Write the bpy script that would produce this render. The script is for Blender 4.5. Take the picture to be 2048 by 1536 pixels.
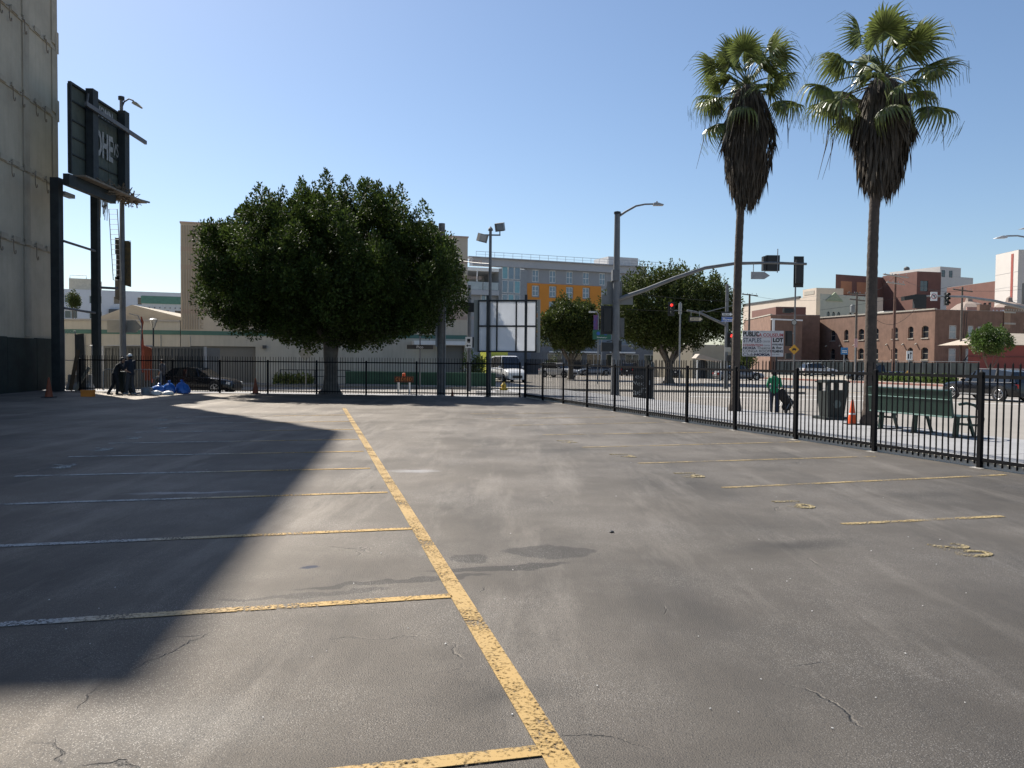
import bpy, math, random
import numpy as np
from mathutils import Vector, Matrix
for o in list(bpy.data.objects): bpy.data.objects.remove(o, do_unlink=True)
SC = bpy.context.scene
COL = SC.collection
rad = math.radians
# ------------------------------------------------------------------ camera
F = 1600.0; HC = 1.7; PITCH = math.atan(50/F); ROLL = rad(0.5)
cam_d = bpy.data.cameras.new('camera'); cam = bpy.data.objects.new('camera', cam_d); COL.objects.link(cam)
cam_d.sensor_width = 36; cam_d.lens = 36*F/2048; cam_d.clip_end = 9000; cam_d.clip_start = .05
ROT = Matrix.Rotation(math.pi/2-PITCH, 3, 'X') @ Matrix.Rotation(ROLL, 3, 'Z')
cam.matrix_world = Matrix.Translation((0, 0, HC)) @ ROT.to_4x4()
SC.camera = cam
SC.render.resolution_x = 1024; SC.render.resolution_y = 768
# ------------------------------------------------------------------ sky, sun, exposure
SUN_EL = 46.0; SUN_AZ = 40.5          # azimuth: degrees to the left of the view (+Y)
w = bpy.data.worlds.new('World'); SC.world = w; w.use_nodes = True
nt = w.node_tree; bg = nt.nodes['Background']
sky = nt.nodes.new('ShaderNodeTexSky'); sky.sky_type = 'NISHITA'; sky.sun_disc = False
sky.sun_elevation = rad(SUN_EL); sky.sun_rotation = rad(-SUN_AZ)
sky.air_density = 1.0; sky.dust_density = .7; sky.ozone_density = 3.6; sky.altitude = 60
nt.links.new(sky.outputs[0], bg.inputs[0]); bg.inputs[1].default_value = 0.078
sl = bpy.data.lights.new('sun', 'SUN'); sl.energy = 5.0; sl.angle = rad(.53); sl.color = (1, .945, .86)
so = bpy.data.objects.new('sun', sl); COL.objects.link(so)
ce = math.cos(rad(SUN_EL))
SUNV = Vector((-math.sin(rad(SUN_AZ))*ce, math.cos(rad(SUN_AZ))*ce, math.sin(rad(SUN_EL))))
so.rotation_euler = (-SUNV).to_track_quat('-Z', 'Y').to_euler(); so.location = SUNV*80
SC.view_settings.view_transform = 'Standard'; SC.view_settings.look = 'None'
SC.view_settings.exposure = 0.75; SC.view_settings.gamma = 1
# ------------------------------------------------------------------ photo pixel -> place
def ray(px, py): return ROT @ Vector(((px-1024)/F, (768-py)/F, -1))
def at(px, py, Y):                     # point at depth Y
    r = ray(px, py); t = Y/r.y; return Vector((r.x*t, Y, HC+r.z*t))
def gr(px, py, z=0.0):                 # point on a level z
    r = ray(px, py); t = (z-HC)/r.z; return Vector((r.x*t, r.y*t, z))
def col(px, Y, z=0.0):                 # point at depth Y, height z, in pixel column px near the horizon
    p = at(px, 718, Y); return Vector((p.x, Y, z))
def zat(px, py, Y): return at(px, py, Y).z
# ------------------------------------------------------------------ materials
MATS = {}
def lin(c): return tuple(c)+(1,) if len(c) == 3 else c
def M(name, c=(.5,.5,.5), rough=.6, metal=0, var=.14, scale=2.5, bump=0, bscale=30, streak=0, trans=0, emit=0, spec=.5, island=0, coat=0, c2=None, detail=6):
    if name in MATS: return MATS[name]
    m = bpy.data.materials.new(name); MATS[name] = m; m.use_nodes = True
    n = m.node_tree.nodes; l = m.node_tree.links; b = n['Principled BSDF']
    b.inputs['Roughness'].default_value = rough; b.inputs['Metallic'].default_value = metal
    b.inputs['Specular IOR Level'].default_value = spec; b.inputs['Coat Weight'].default_value = coat
    tc = n.new('ShaderNodeTexCoord'); src = tc.outputs['Object']
    nz = n.new('ShaderNodeTexNoise'); nz.inputs['Scale'].default_value = scale; nz.inputs['Detail'].default_value = detail
    nz.inputs['Roughness'].default_value = .65
    l.new(src, nz.inputs['Vector'])
    mx = n.new('ShaderNodeMix'); mx.data_type = 'RGBA'
    d = c2 if c2 else tuple(x*(1-var) for x in c); u = c if c2 else tuple(min(1, x*(1+var)) for x in c)
    mx.inputs[6].default_value = lin(d); mx.inputs[7].default_value = lin(u)
    rp = n.new('ShaderNodeMapRange'); rp.inputs[1].default_value = .3; rp.inputs[2].default_value = .7
    l.new(nz.outputs['Fac'], rp.inputs[0]); l.new(rp.outputs[0], mx.inputs[0]); out = mx.outputs[2]
    if streak:
        mp = n.new('ShaderNodeMapping'); mp.inputs['Scale'].default_value = (5, 5, .25); l.new(src, mp.inputs[0])
        n2 = n.new('ShaderNodeTexNoise'); n2.inputs['Scale'].default_value = 1; n2.inputs['Detail'].default_value = 5; l.new(mp.outputs[0], n2.inputs['Vector'])
        r2 = n.new('ShaderNodeMapRange'); r2.inputs[1].default_value = .45; r2.inputs[2].default_value = .75; r2.inputs[4].default_value = streak; l.new(n2.outputs['Fac'], r2.inputs[0])
        m2 = n.new('ShaderNodeMix'); m2.data_type = 'RGBA'; m2.inputs[7].default_value = lin(tuple(x*.35 for x in c)); l.new(r2.outputs[0], m2.inputs[0]); l.new(out, m2.inputs[6]); out = m2.outputs[2]
    if island:
        g = n.new('ShaderNodeNewGeometry'); hs = n.new('ShaderNodeHueSaturation'); r3 = n.new('ShaderNodeMapRange')
        r3.inputs[3].default_value = 1-island; r3.inputs[4].default_value = 1+island
        l.new(g.outputs['Random Per Island'], r3.inputs[0]); l.new(r3.outputs[0], hs.inputs['Value']); l.new(out, hs.inputs['Color']); out = hs.outputs[0]
    l.new(out, b.inputs['Base Color'])
    if bump:
        nb = n.new('ShaderNodeTexNoise'); nb.inputs['Scale'].default_value = bscale; nb.inputs['Detail'].default_value = 4; l.new(src, nb.inputs['Vector'])
        bp = n.new('ShaderNodeBump'); bp.inputs['Strength'].default_value = bump; bp.inputs['Distance'].default_value = .02
        l.new(nb.outputs['Fac'], bp.inputs['Height']); l.new(bp.outputs[0], b.inputs['Normal'])
    if emit:
        b.inputs['Emission Color'].default_value = lin(c); b.inputs['Emission Strength'].default_value = emit
    if trans:
        t = n.new('ShaderNodeBsdfTranslucent'); l.new(out, t.inputs[0]); ms = n.new('ShaderNodeMixShader'); ms.inputs[0].default_value = trans
        l.new(b.outputs[0], ms.inputs[1]); l.new(t.outputs[0], ms.inputs[2]); l.new(ms.outputs[0], n['Material Output'].inputs[0])
    return m
def glass(name, c, rough=.06): return M(name, c, rough, 0, .25, .8, spec=.9)
# ------------------------------------------------------------------ mesh builder
class MB:
    def __init__(s): s.v = []; s.f = []
    def add(s, vs, fs):
        k = len(s.v); s.v += [tuple(v) for v in vs]; s.f += [tuple(i+k for i in f) for f in fs]; return s
    def box(s, x0, x1, y0, y1, z0, z1):
        return s.add([(x0,y0,z0),(x1,y0,z0),(x1,y1,z0),(x0,y1,z0),(x0,y0,z1),(x1,y0,z1),(x1,y1,z1),(x0,y1,z1)],
                     [(0,3,2,1),(4,5,6,7),(0,1,5,4),(1,2,6,5),(2,3,7,6),(3,0,4,7)])
    def cbox(s, c, d, rx=0, ry=0, rz=0):
        R = (Matrix.Rotation(rz,3,'Z') @ Matrix.Rotation(ry,3,'Y') @ Matrix.Rotation(rx,3,'X')); m = MB().box(-d[0]/2,d[0]/2,-d[1]/2,d[1]/2,-d[2]/2,d[2]/2)
        return s.add([R @ Vector(v)+Vector(c) for v in m.v], m.f)
    def bar(s, a, b, w, h=None):
        h = h or w; a = Vector(a); b = Vector(b); t = (b-a).normalized(); up = Vector((0,0,1)) if abs(t.z) < .95 else Vector((0,1,0))
        sd = t.cross(up).normalized()*w/2; uu = sd.cross(t).normalized()*h/2
        vs = [p+i*sd+j*uu for p in (a,b) for i,j in ((-1,-1),(1,-1),(1,1),(-1,1))]
        return s.add(vs, [(0,1,2,3),(7,6,5,4),(0,4,5,1),(1,5,6,2),(2,6,7,3),(3,7,4,0)])
    def tube(s, pts, r, n=8, cap=True):
        pts = [Vector(p) for p in pts]; rs = r if hasattr(r, '__len__') else [r]*len(pts); vs = []; fs = []; up = None
        for i, p in enumerate(pts):
            t = (pts[min(i+1,len(pts)-1)]-pts[max(i-1,0)]).normalized()
            if up is None: up = Vector((0,0,1)) if abs(t.z) < .9 else Vector((1,0,0))
            sd = t.cross(up).normalized(); up = sd.cross(t).normalized()
            for k in range(n):
                a = 2*math.pi*k/n; vs.append(p+(sd*math.cos(a)+up*math.sin(a))*rs[i])
        for i in range(len(pts)-1):
            for k in range(n): fs.append((i*n+k, i*n+(k+1)%n, (i+1)*n+(k+1)%n, (i+1)*n+k))
        if cap: fs.append(tuple(range(n-1,-1,-1))); fs.append(tuple((len(pts)-1)*n+k for k in range(n)))
        return s.add(vs, fs)
    def prism(s, poly, y0, y1):        # polygon in xz, pushed along y
        n = len(poly); vs = [(x,y0,z) for x,z in poly]+[(x,y1,z) for x,z in poly]
        return s.add(vs, [tuple(range(n)), tuple(range(2*n-1,n-1,-1))]+[(i,i+n,(i+1)%n+n,(i+1)%n) for i in range(n)])
    def slab(s, poly, z0, z1):         # polygon in xy, pushed along z
        n = len(poly); vs = [(p[0],p[1],z0) for p in poly]+[(p[0],p[1],z1) for p in poly]
        return s.add(vs, [tuple(range(n-1,-1,-1)), tuple(range(n,2*n))]+[(i,(i+1)%n,(i+1)%n+n,i+n) for i in range(n)])
    def quad(s, a, b, c, d): return s.add([a,b,c,d], [(0,1,2,3)])
    def lathe(s, prof, n=14, c=(0,0,0), ax='z'):
        vs = []; fs = []
        for r, z in prof:
            for k in range(n):
                a = 2*math.pi*k/n; p = (r*math.cos(a), r*math.sin(a), z)
                if ax == 'y': p = (p[0], p[2], p[1])
                if ax == 'x': p = (p[2], p[0], p[1])
                vs.append((p[0]+c[0], p[1]+c[1], p[2]+c[2]))
        for i in range(len(prof)-1):
            for k in range(n): fs.append((i*n+k, i*n+(k+1)%n, (i+1)*n+(k+1)%n, (i+1)*n+k))
        fs.append(tuple(range(n-1,-1,-1))); fs.append(tuple((len(prof)-1)*n+k for k in range(n)))
        return s.add(vs, fs)
    def cap(s, a, b, ra, rb, n=10):    # tapered capsule
        a = Vector(a); b = Vector(b); t = (b-a); L = t.length or 1e-4; t = t/L if L > 1e-3 else Vector((0,0,1)); pts = []; rs = []
        for k in range(4): q = math.pi/2*(k+.15)/4; pts.append(a-t*ra*math.cos(q)); rs.append(ra*math.sin(q))
        pts.append(a); rs.append(ra); pts.append(b); rs.append(rb)
        for k in range(3,-1,-1): q = math.pi/2*(k+.15)/4; pts.append(b+t*rb*math.cos(q)); rs.append(rb*math.sin(q))
        return s.tube(pts, rs, n)
    def mesh(s, name, mat=None, smooth=False):
        me = bpy.data.meshes.new(name); me.from_pydata(s.v, [], s.f); me.update()
        if mat: me.materials.append(mat)
        if smooth:
            me.polygons.foreach_set('use_smooth', [True]*len(me.polygons))
            try: me.set_sharp_from_angle(angle=rad(40))
            except Exception: pass
        return me
    def build(s, name, mat, parent=None, smooth=False, **k): return inst(name, s.mesh(name, mat, smooth), parent, **k)
def inst(name, me, parent=None, loc=None, rz=0, label=None, kind=None):
    o = bpy.data.objects.new(name, me); COL.objects.link(o)
    if parent: o.parent = parent
    if loc is not None: o.location = loc
    if rz: o.rotation_euler = (0,0,rz)
    if label: o['label'] = label
    if kind: o['kind'] = kind
    return o
def tag(o, label, cat, group=None):
    o['label'] = label; o['category'] = cat
    if group: o['group'] = group
    return o
def thing(name, label, cat, loc, rz=0, group=None):
    o = bpy.data.objects.new(name, None); COL.objects.link(o); o.location = loc; o.rotation_euler = (0,0,rz); o.empty_display_size = .3
    return tag(o, label, cat, group)
def struct(name, mb, mat, parent=None, smooth=False):
    o = mb.build(name, mat, parent, smooth)
    if not parent: o['kind'] = 'structure'
    return o
def text(s, parent, c, h, mat, w=None, name='lettering', face='-y', bold=0, rz=0):
    cu = bpy.data.curves.new('t', 'FONT'); cu.body = s; cu.size = 1; cu.align_x = 'CENTER'; cu.align_y = 'CENTER'; cu.extrude = .004; cu.offset = bold; cu.resolution_u = 3
    t = bpy.data.objects.new('t', cu); COL.objects.link(t); dg = bpy.context.evaluated_depsgraph_get()
    me = bpy.data.meshes.new_from_object(t.evaluated_get(dg)); bpy.data.objects.remove(t, do_unlink=True)
    co = np.empty(len(me.vertices)*3); me.vertices.foreach_get('co', co); co = co.reshape(-1,3)
    mn = co.min(0); mx = co.max(0); co -= (mn+mx)/2; k = h/max(1e-6, mx[1]-mn[1]); kx = (w/max(1e-6, mx[0]-mn[0])) if w else k
    co[:,0] *= kx; co[:,1] *= k
    if face == '-y': co = np.stack([co[:,0], co[:,2], co[:,1]], 1)
    if rz: cs, sn = math.cos(rz), math.sin(rz); co = np.stack([co[:,0]*cs-co[:,1]*sn, co[:,0]*sn+co[:,1]*cs, co[:,2]], 1)
    co += np.array(c); me.vertices.foreach_set('co', co.ravel()); me.update(); me.materials.clear(); me.materials.append(mat)
    return inst(name, me, parent)
def ang(a, b): return math.atan2(b.y-a.y, b.x-a.x)
steel = M('dark_steel', (.032,.034,.037), .55, .3, .3, 4, bump=.1)
black = M('black_paint', (.012,.012,.013), .45, .1, .3, 5)
fence_m = M('fence_paint', (.009,.009,.010), .7, 0, .4, 6, spec=.1)
galv = M('galvanised', (.24,.25,.26), .5, .5, .2, 5)
polegrey = M('pole_grey', (.15,.155,.16), .6, .2, .2, 3, streak=.3)
white = M('white_paint', (.75,.75,.73), .6, 0, .08, 2)
concrete = M('concrete', (.36,.34,.31), .85, 0, .12, 1.2, bump=.2, bscale=40)
red_lamp = M('red_lamp', (1,.03,.02), .3, 0, .05, 3, emit=1.3)
orange_p = M('cone_orange', (.75,.1,.02), .5, 0, .15, 6)
rubber = M('rubber', (.02,.02,.02), .8, 0, .2, 8)
# ------------------------------------------------------------------ ground, lot, streets
ZS = -.35                               # street level
def nn(n, t, **k):
    x = n.new(t)
    for a, b in k.items(): setattr(x, a, b)
    return x
def asphalt_mat():
    m = bpy.data.materials.new('worn_asphalt'); m.use_nodes = True; n = m.node_tree.nodes; l = m.node_tree.links; b = n['Principled BSDF']
    tc = n.new('ShaderNodeTexCoord'); P = tc.outputs['Object']
    def noise(scale, detail=5, vec=P, rough=.6, dist=0):
        x = n.new('ShaderNodeTexNoise'); x.inputs['Scale'].default_value = scale; x.inputs['Detail'].default_value = detail; x.inputs['Roughness'].default_value = rough
        x.inputs['Distortion'].default_value = dist; l.new(vec, x.inputs['Vector']); return x.outputs['Fac']
    def rng(v, a, b_, c=0, d=1):
        x = n.new('ShaderNodeMapRange'); l.new(v, x.inputs[0])
        for i, q in enumerate((a, b_, c, d)): x.inputs[i+1].default_value = q
        return x.outputs[0]
    def mix(f, a, b_):
        x = n.new('ShaderNodeMix'); x.data_type = 'RGBA'
        for s, v in ((0, f), (6, a), (7, b_)):
            if isinstance(v, (tuple, float)): x.inputs[s].default_value = lin(v) if s else v
            else: l.new(v, x.inputs[s])
        return x.outputs[2]
    def math_(op, a, b_):
        x = n.new('ShaderNodeMath'); x.operation = op
        for i, v in enumerate((a, b_)):
            if isinstance(v, (int, float)): x.inputs[i].default_value = v
            else: l.new(v, x.inputs[i])
        return x.outputs[0]
    mp = n.new('ShaderNodeMapping'); mp.inputs['Rotation'].default_value = (0, 0, rad(-14)); mp.inputs['Scale'].default_value = (.9, .22, 1); l.new(P, mp.inputs[0])
    c = mix(rng(noise(.35, 6), .3, .7), (.047,.042,.0365), (.077,.069,.060))
    c = mix(rng(noise(.8, 6, mp.outputs[0], .7), .48, .70, 0, .62), c, (.032,.030,.028))           # tyre-darkened streaks
    mp2 = n.new('ShaderNodeMapping'); mp2.inputs['Rotation'].default_value = (0, 0, rad(76)); mp2.inputs['Scale'].default_value = (1.6, .25, 1); l.new(P, mp2.inputs[0])
    c = mix(rng(noise(.9, 6, mp2.outputs[0], .7), .52, .70, 0, .6), c, (.104,.094,.082))         # dusty pale sweeps
    warp = n.new('ShaderNodeTexNoise'); warp.inputs['Scale'].default_value = 2.2; warp.inputs['Detail'].default_value = 6; l.new(P, warp.inputs['Vector'])
    wv = nn(n, 'ShaderNodeVectorMath', operation='MULTIPLY_ADD'); l.new(warp.outputs['Color'], wv.inputs[0]); wv.inputs[1].default_value = (.55,.55,0); l.new(P, wv.inputs[2])
    wsub = nn(n, 'ShaderNodeVectorMath', operation='SUBTRACT'); l.new(wv.outputs[0], wsub.inputs[0]); wsub.inputs[1].default_value = (.275,.275,0)
    def stain(px, py, sx, sy, rot, colr, amt, soft=.12):
        nonlocal c
        g = gr(px, py); mpn = n.new('ShaderNodeMapping'); mpn.vector_type = 'TEXTURE'
        mpn.inputs['Location'].default_value = g; mpn.inputs['Rotation'].default_value = (0,0,rot); mpn.inputs['Scale'].default_value = (sx, sy, 1); l.new(wsub.outputs[0], mpn.inputs[0])
        ln = nn(n, 'ShaderNodeVectorMath', operation='LENGTH'); l.new(mpn.outputs[0], ln.inputs[0])
        c = mix(rng(ln.outputs['Value'], 1, 1-soft, 0, amt), c, colr)
    dk = (.022,.021,.02)
    stain(1100,1105,.36,.28,.2,dk,.6); stain(1000,1138,.6,.09,.28,dk,.7); stain(940,1115,.16,.2,0,dk,.6); stain(800,1165,.75,.07,.3,dk,.6); stain(620,1190,.6,.05,.25,dk,.45)
    stain(612,1134,.07,.07,0,(.02,.022,.03),.95,.5); stain(1010,1390,.5,.25,.3,dk,.5,.9); stain(1590,1090,.9,.3,.2,dk,.6,.9); stain(1850,990,.9,.4,.2,dk,.4,.9)
    stain(380,985,.9,.12,.15,(.20,.20,.205),.5,.8); stain(830,942,.5,.2,.1,(.16,.16,.165),.5,.8); stain(340,1450,.6,.4,.1,(.10,.095,.088),.4,.9); stain(1150,900,2.2,.5,.2,dk,.3,.9)
    v = n.new('ShaderNodeTexVoronoi'); v.inputs['Scale'].default_value = 95; l.new(P, v.inputs['Vector'])
    sp = math_('MULTIPLY', rng(v.outputs['Distance'], .34, .18), rng(noise(.7, 4), .42, .62))
    c = mix(math_('MULTIPLY', sp, .5), c, (.22,.21,.195))
    v3 = n.new('ShaderNodeTexVoronoi'); v3.inputs['Scale'].default_value = 60; l.new(P, v3.inputs['Vector'])
    c = mix(math_('MULTIPLY', rng(v3.outputs['Distance'], .36, .12), .6), c, (.03,.03,.03))
    vc = n.new('ShaderNodeTexVoronoi'); vc.feature = 'DISTANCE_TO_EDGE'; vc.inputs['Scale'].default_value = .8; l.new(wsub.outputs[0], vc.inputs['Vector'])
    ck = math_('MULTIPLY', rng(vc.outputs['Distance'], .006, .001), rng(noise(.8, 3), .56, .64))
    c = mix(math_('MULTIPLY', ck, .4), c, (.03,.03,.03))
    l.new(c, b.inputs['Base Color'])
    gcol = nn(n, 'ShaderNodeVectorMath', operation='MULTIPLY'); l.new(c, gcol.inputs[0]); gcol.inputs[1].default_value = (9.2,9.2,9.2)
    b.inputs['Roughness'].default_value = .8; b.inputs['Specular IOR Level'].default_value = .15; gl = n.new('ShaderNodeBsdfGlossy'); l.new(gcol.outputs[0], gl.inputs['Color']); l.new(rng(noise(.6, 5), .3, .7, .46, .58), gl.inputs['Roughness']); ms = n.new('ShaderNodeMixShader'); lwt = n.new('ShaderNodeLayerWeight'); lwt.inputs[0].default_value = .25; l.new(rng(lwt.outputs['Facing'], .3, 1, .06, .27), ms.inputs[0]); l.new(b.outputs[0], ms.inputs[1]); l.new(gl.outputs[0], ms.inputs[2]); l.new(ms.outputs[0], n['Material Output'].inputs[0])
    bp = n.new('ShaderNodeBump'); bp.inputs['Strength'].default_value = .9; bp.inputs['Distance'].default_value = .006
    h = math_('ADD', noise(120, 3), math_('MULTIPLY', ck, -2)); l.new(h, bp.inputs['Height']); l.new(bp.outputs[0], b.inputs['Normal']); l.new(bp.outputs[0], gl.inputs['Normal'])
    return m
def paint_mat(name, ca, cb, split=None, wear=.5):
    m = bpy.data.materials.new(name); m.use_nodes = True; n = m.node_tree.nodes; l = m.node_tree.links; b = n['Principled BSDF']; b.inputs['Roughness'].default_value = .6
    tc = n.new('ShaderNodeTexCoord'); P = tc.outputs['Object']
    def noise(s, d=5):
        x = n.new('ShaderNodeTexNoise'); x.inputs['Scale'].default_value = s; x.inputs['Detail'].default_value = d; x.inputs['Roughness'].default_value = .7; l.new(P, x.inputs['Vector']); return x.outputs['Fac']
    mx = n.new('ShaderNodeMix'); mx.data_type = 'RGBA'; mx.inputs[6].default_value = lin(ca); mx.inputs[7].default_value = lin(cb)
    if split is None: l.new(noise(3), mx.inputs[0])
    else:
        sx = n.new('ShaderNodeSeparateXYZ'); l.new(P, sx.inputs[0]); ad = n.new('ShaderNodeMath'); ad.operation = 'MULTIPLY_ADD'; l.new(noise(1.1), ad.inputs[0]); ad.inputs[1].default_value = 1.5; l.new(sx.outputs[0], ad.inputs[2])
        r = n.new('ShaderNodeMapRange'); r.inputs[1].default_value = split; r.inputs[2].default_value = split+1.2; l.new(ad.outputs[0], r.inputs[0]); l.new(r.outputs[0], mx.inputs[0])
    l.new(mx.outputs[2], b.inputs['Base Color'])
    tr = n.new('ShaderNodeBsdfTransparent'); ms = n.new('ShaderNodeMixShader')
    mul = n.new('ShaderNodeMath'); mul.operation = 'ADD'; l.new(noise(38, 6), mul.inputs[0])
    r0 = n.new('ShaderNodeMapRange'); r0.inputs[1].default_value = .35; r0.inputs[2].default_value = .65; r0.inputs[3].default_value = -.12; r0.inputs[4].default_value = .12; l.new(noise(1.3, 3), r0.inputs[0]); l.new(r0.outputs[0], mul.inputs[1])
    r = n.new('ShaderNodeMapRange'); r.inputs[1].default_value = wear-.07; r.inputs[2].default_value = wear+.07; r.inputs[3].default_value = 1; r.inputs[4].default_value = .0; l.new(mul.outputs[0], r.inputs[0])
    l.new(r.outputs[0], ms.inputs[0]); l.new(tr.outputs[0], ms.inputs[1]); l.new(b.outputs[0], ms.inputs[2]); l.new(ms.outputs[0], n['Material Output'].inputs[0])
    return m
FC = gr(1046,795); FN = gr(1894,926)    # fence corner, near point of the right fence
FU = (FC-FN).normalized(); FU.z = 0; FR = Vector((FU.y, -FU.x, 0))   # along (away), to the street
FL = gr(300,784)
PU = (FC-FL).normalized(); PN = Vector((-PU.y, PU.x, 0))             # along far fence, across Pico
def fo(along, off, z=0): return FC - FU*along + FR*off + Vector((0,0,z))   # along towards the camera
def po(along, off, z=0): return FC - PU*along + PN*off + Vector((0,0,z))   # along to the left
struct('ground', MB().slab([(-4000,-1500),(4000,-1500),(4000,5500),(-4000,5500)], -1.2, ZS-.06), M('earth', (.22,.2,.17), .9, 0, .2, .02))
road_m = M('street_concrete', (.25,.226,.196), .75, 0, .13, .25, bump=.12, bscale=60, detail=10)
c_in = FC + FR*5.6 + PN*5
struct('street', MB().slab([fo(60,5.5), fo(-140,5.5), fo(-140,45), fo(60,45)], ZS-.05, ZS), road_m)
struct('cross_street', MB().slab([po(70,4.4), po(-75,4.4), po(-75,17), po(70,17)], ZS-.06, ZS-.004), M('street_asphalt', (.21,.19,.168), .75, 0, .14, .3, bump=.12, bscale=60, detail=10))
lot_m = asphalt_mat()
corner = FC
lot = struct('parking_lot', MB().slab([fo(60,.16), fo(0,.16)+PN*.15, po(45,.15), po(45,.15)-FR*10, fo(60,-70)], -.6, 0), lot_m)
walk_m = M('sidewalk_concrete', (.27,.268,.27), .8, 0, .1, .7, bump=.12, bscale=50, detail=9)
beige_m = M('parkway_concrete', (.26,.238,.205), .85, 0, .13, .6, bump=.15, bscale=50, detail=9)
# right pavement: slabs one by one, fall towards the kerb, then the kerb stone
pav = struct('pavement', MB().slab([fo(40,.2), fo(-5,.2), fo(-5,3.72), fo(40,3.72)], -.5, .13), walk_m)
for i in range(26):
    for j in range(2):
        a0 = 36-i*1.6; o0 = .21+j*1.76
        q = [fo(a0,o0), fo(a0-1.585,o0), fo(a0-1.585,o0+1.745), fo(a0,o0+1.745)]
        MB().slab(q, .12, .15+.002*((i*7+j*3) % 3)).build('paving_slab', walk_m, pav)
rp = MB(); 
for a0, a1 in ((40,-5),):
    A, B, C, D = fo(a0,3.73,.14), fo(a1,3.73,.14), fo(a1,5.2,-.17), fo(a0,5.2,-.17)
    rp.quad(A, D, C, B)
struct('parkway_strip', rp, beige_m)
struct('kerb', MB().slab([fo(40,5.2), fo(-5,5.2), fo(-5,5.45), fo(40,5.45)], -.5, -.19), concrete)
struct('pavement_pico', MB().slab([po(0,.3)+FR*1.4, po(70,.3), po(70,4.1), po(0,4.1)+FR*1.4], -.5, -.16), walk_m)
struct('kerb_pico', MB().slab([po(-4,4.1), po(70,4.1), po(70,4.4), po(-4,4.4)], -.5, -.185), concrete)
struct('corner_pavement', MB().slab([fo(-5,.3), fo(-5,5.2), fo(-9,4.2), fo(-10,.5), po(0,.35)+FR*1.6], -.5, -.1), walk_m)
struct('far_pavement', MB().slab([po(70,17), po(-16,17), po(-16,20.6), po(70,20.6)], -.5, -.2), beige_m)
struct('far_block_ground', MB().slab([fo(60,45.2), fo(-58,45.2), fo(-58,150), fo(60,150)], -.5, -.18), M('dry_ground', (.33,.29,.23), .9, 0, .2, .2, bump=.2, bscale=10))
struct('far_kerb', MB().slab([fo(60,44.8), fo(-58,44.8), fo(-58,45.2), fo(60,45.2)], -.5, -.17), M('kerb_red', (.30,.14,.11), .8, 0, .2, 1))
lw = M('lane_white', (.62,.62,.6), .6, 0, .1, 2)
def strip(a, b, wd, z, mat, name, parent, ext=0):
    t = (b-a).normalized(); s_ = Vector((-t.y, t.x, 0))*wd/2; a = a-t*ext; b = b+t*ext
    o = Vector((a.x, a.y, 0)); rz = math.atan2(t.y, t.x); L = (b-a).length
    me = MB().box(0, L, -wd/2, wd/2, 0, .003).mesh(name, mat)
    return inst(name, me, parent, (a.x, a.y, z), rz)
st = bpy.data.objects['street']
strip(gr(1380,786,ZS), gr(2046,800,ZS), .35, ZS+.003, lw, 'crosswalk_line', st)
strip(gr(1380,793,ZS), gr(2046,809,ZS), .35, ZS+.003, lw, 'crosswalk_line', st)
for k in range(6): strip(fo(-12-k*9,16,0), fo(-15-k*9,16,0), .12, ZS+.003, lw, 'lane_line', st)
for k in range(4): strip(fo(-10-k*14,27,0), fo(-20-k*14,27,0), .12, ZS+.003, M('lane_yellow', (.55,.33,.06), .6), 'lane_line', st)
for (a, b) in (((1230,760),(1420,764)),((1050,776),(1150,779))): strip(gr(*a,ZS), gr(*b,ZS), .2, ZS+.003, lw, 'stop_line', st)
# painted bays
YL0 = gr(1124,1530); YL1 = gr(688,816); YU = (YL1-YL0).normalized(); YR = Vector((YU.y, -YU.x, 0))
yel = paint_mat('yellow_line_paint', (.44,.27,.075), (.35,.235,.085), wear=.55)
strip(YL0-YU*2.5, YL1, .125, .004, yel, 'bay_line', lot)
leftp = paint_mat('bay_line_paint', (.45,.28,.08), (.36,.355,.34), split=2.3, wear=.535)
leftw = [(1065,1505),(895,1193),(817,1058),(770,985),(736,937),(724,903),(712,879),(704,859),(697,843),(692,830)]
leftend = [None,None,None,None,(30,953),(137,914),(217,887),(270,865),(320,848),(352,835)]
for i, p in enumerate(leftw):
    g = gr(*p)+YR*.03
    e = g-YR*5.0
    if leftend[i]: e = gr(*leftend[i])
    strip(g, e, .095, .004 if i else .0055, leftp if i > 1 else (yel if i == 0 else leftp), 'bay_line', lot)
rightp = paint_mat('faded_bay_paint', (.42,.29,.10), (.36,.29,.17), wear=.48)
for a, b in (((1685,1049),(2005,1033)),((1445,976),(2010,950)),((1277,927),(1750,913)),((1165,895),(1600,884)),((1085,870),(1430,865)),((1020,851),(1340,845)),((970,838),(1230,834)),((940,828),(1130,826))):
    strip(gr(*a), gr(*b), .09, .004, rightp, 'bay_line', lot)
numw = paint_mat('number_white', (.42,.42,.40), (.33,.33,.31), wear=.46); numy = paint_mat('number_yellow', (.34,.26,.11), (.28,.23,.14), wear=.47)
def bay_no(s, px, py, h, mat, wd):
    g = gr(px, py); t = text(s, lot, (0,0,0), h, mat, wd, 'bay_number', 'z', bold=.012); t.location = (g.x, g.y, .006); t.rotation_euler = (0,0,rad(-78))
for s, px, py in (('20',1925,1101),('19',1590,1010),('18',1380,951),('17',1245,912),('16',1135,884)): bay_no(s, px, py, .34, numy, .5)
for s, px, py in (('33',320,840),('32',318,856),('31',264,876),('30',203,899),('29',122,933)): bay_no(s, px, py, .36, numw, .5)
rng = np.random.default_rng(4)
lb = MB()
for k in range(55):
    px = rng.uniform(60,1990); py = 830+(rng.random()**1.4)*640
    g = gr(px, py)
    if g.x > 6: continue
    s_ = rng.uniform(.003,.006); a = rng.uniform(0,3); lb.cbox((g.x,g.y,.007), (s_*2,s_,.003), 0, 0, a)
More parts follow.
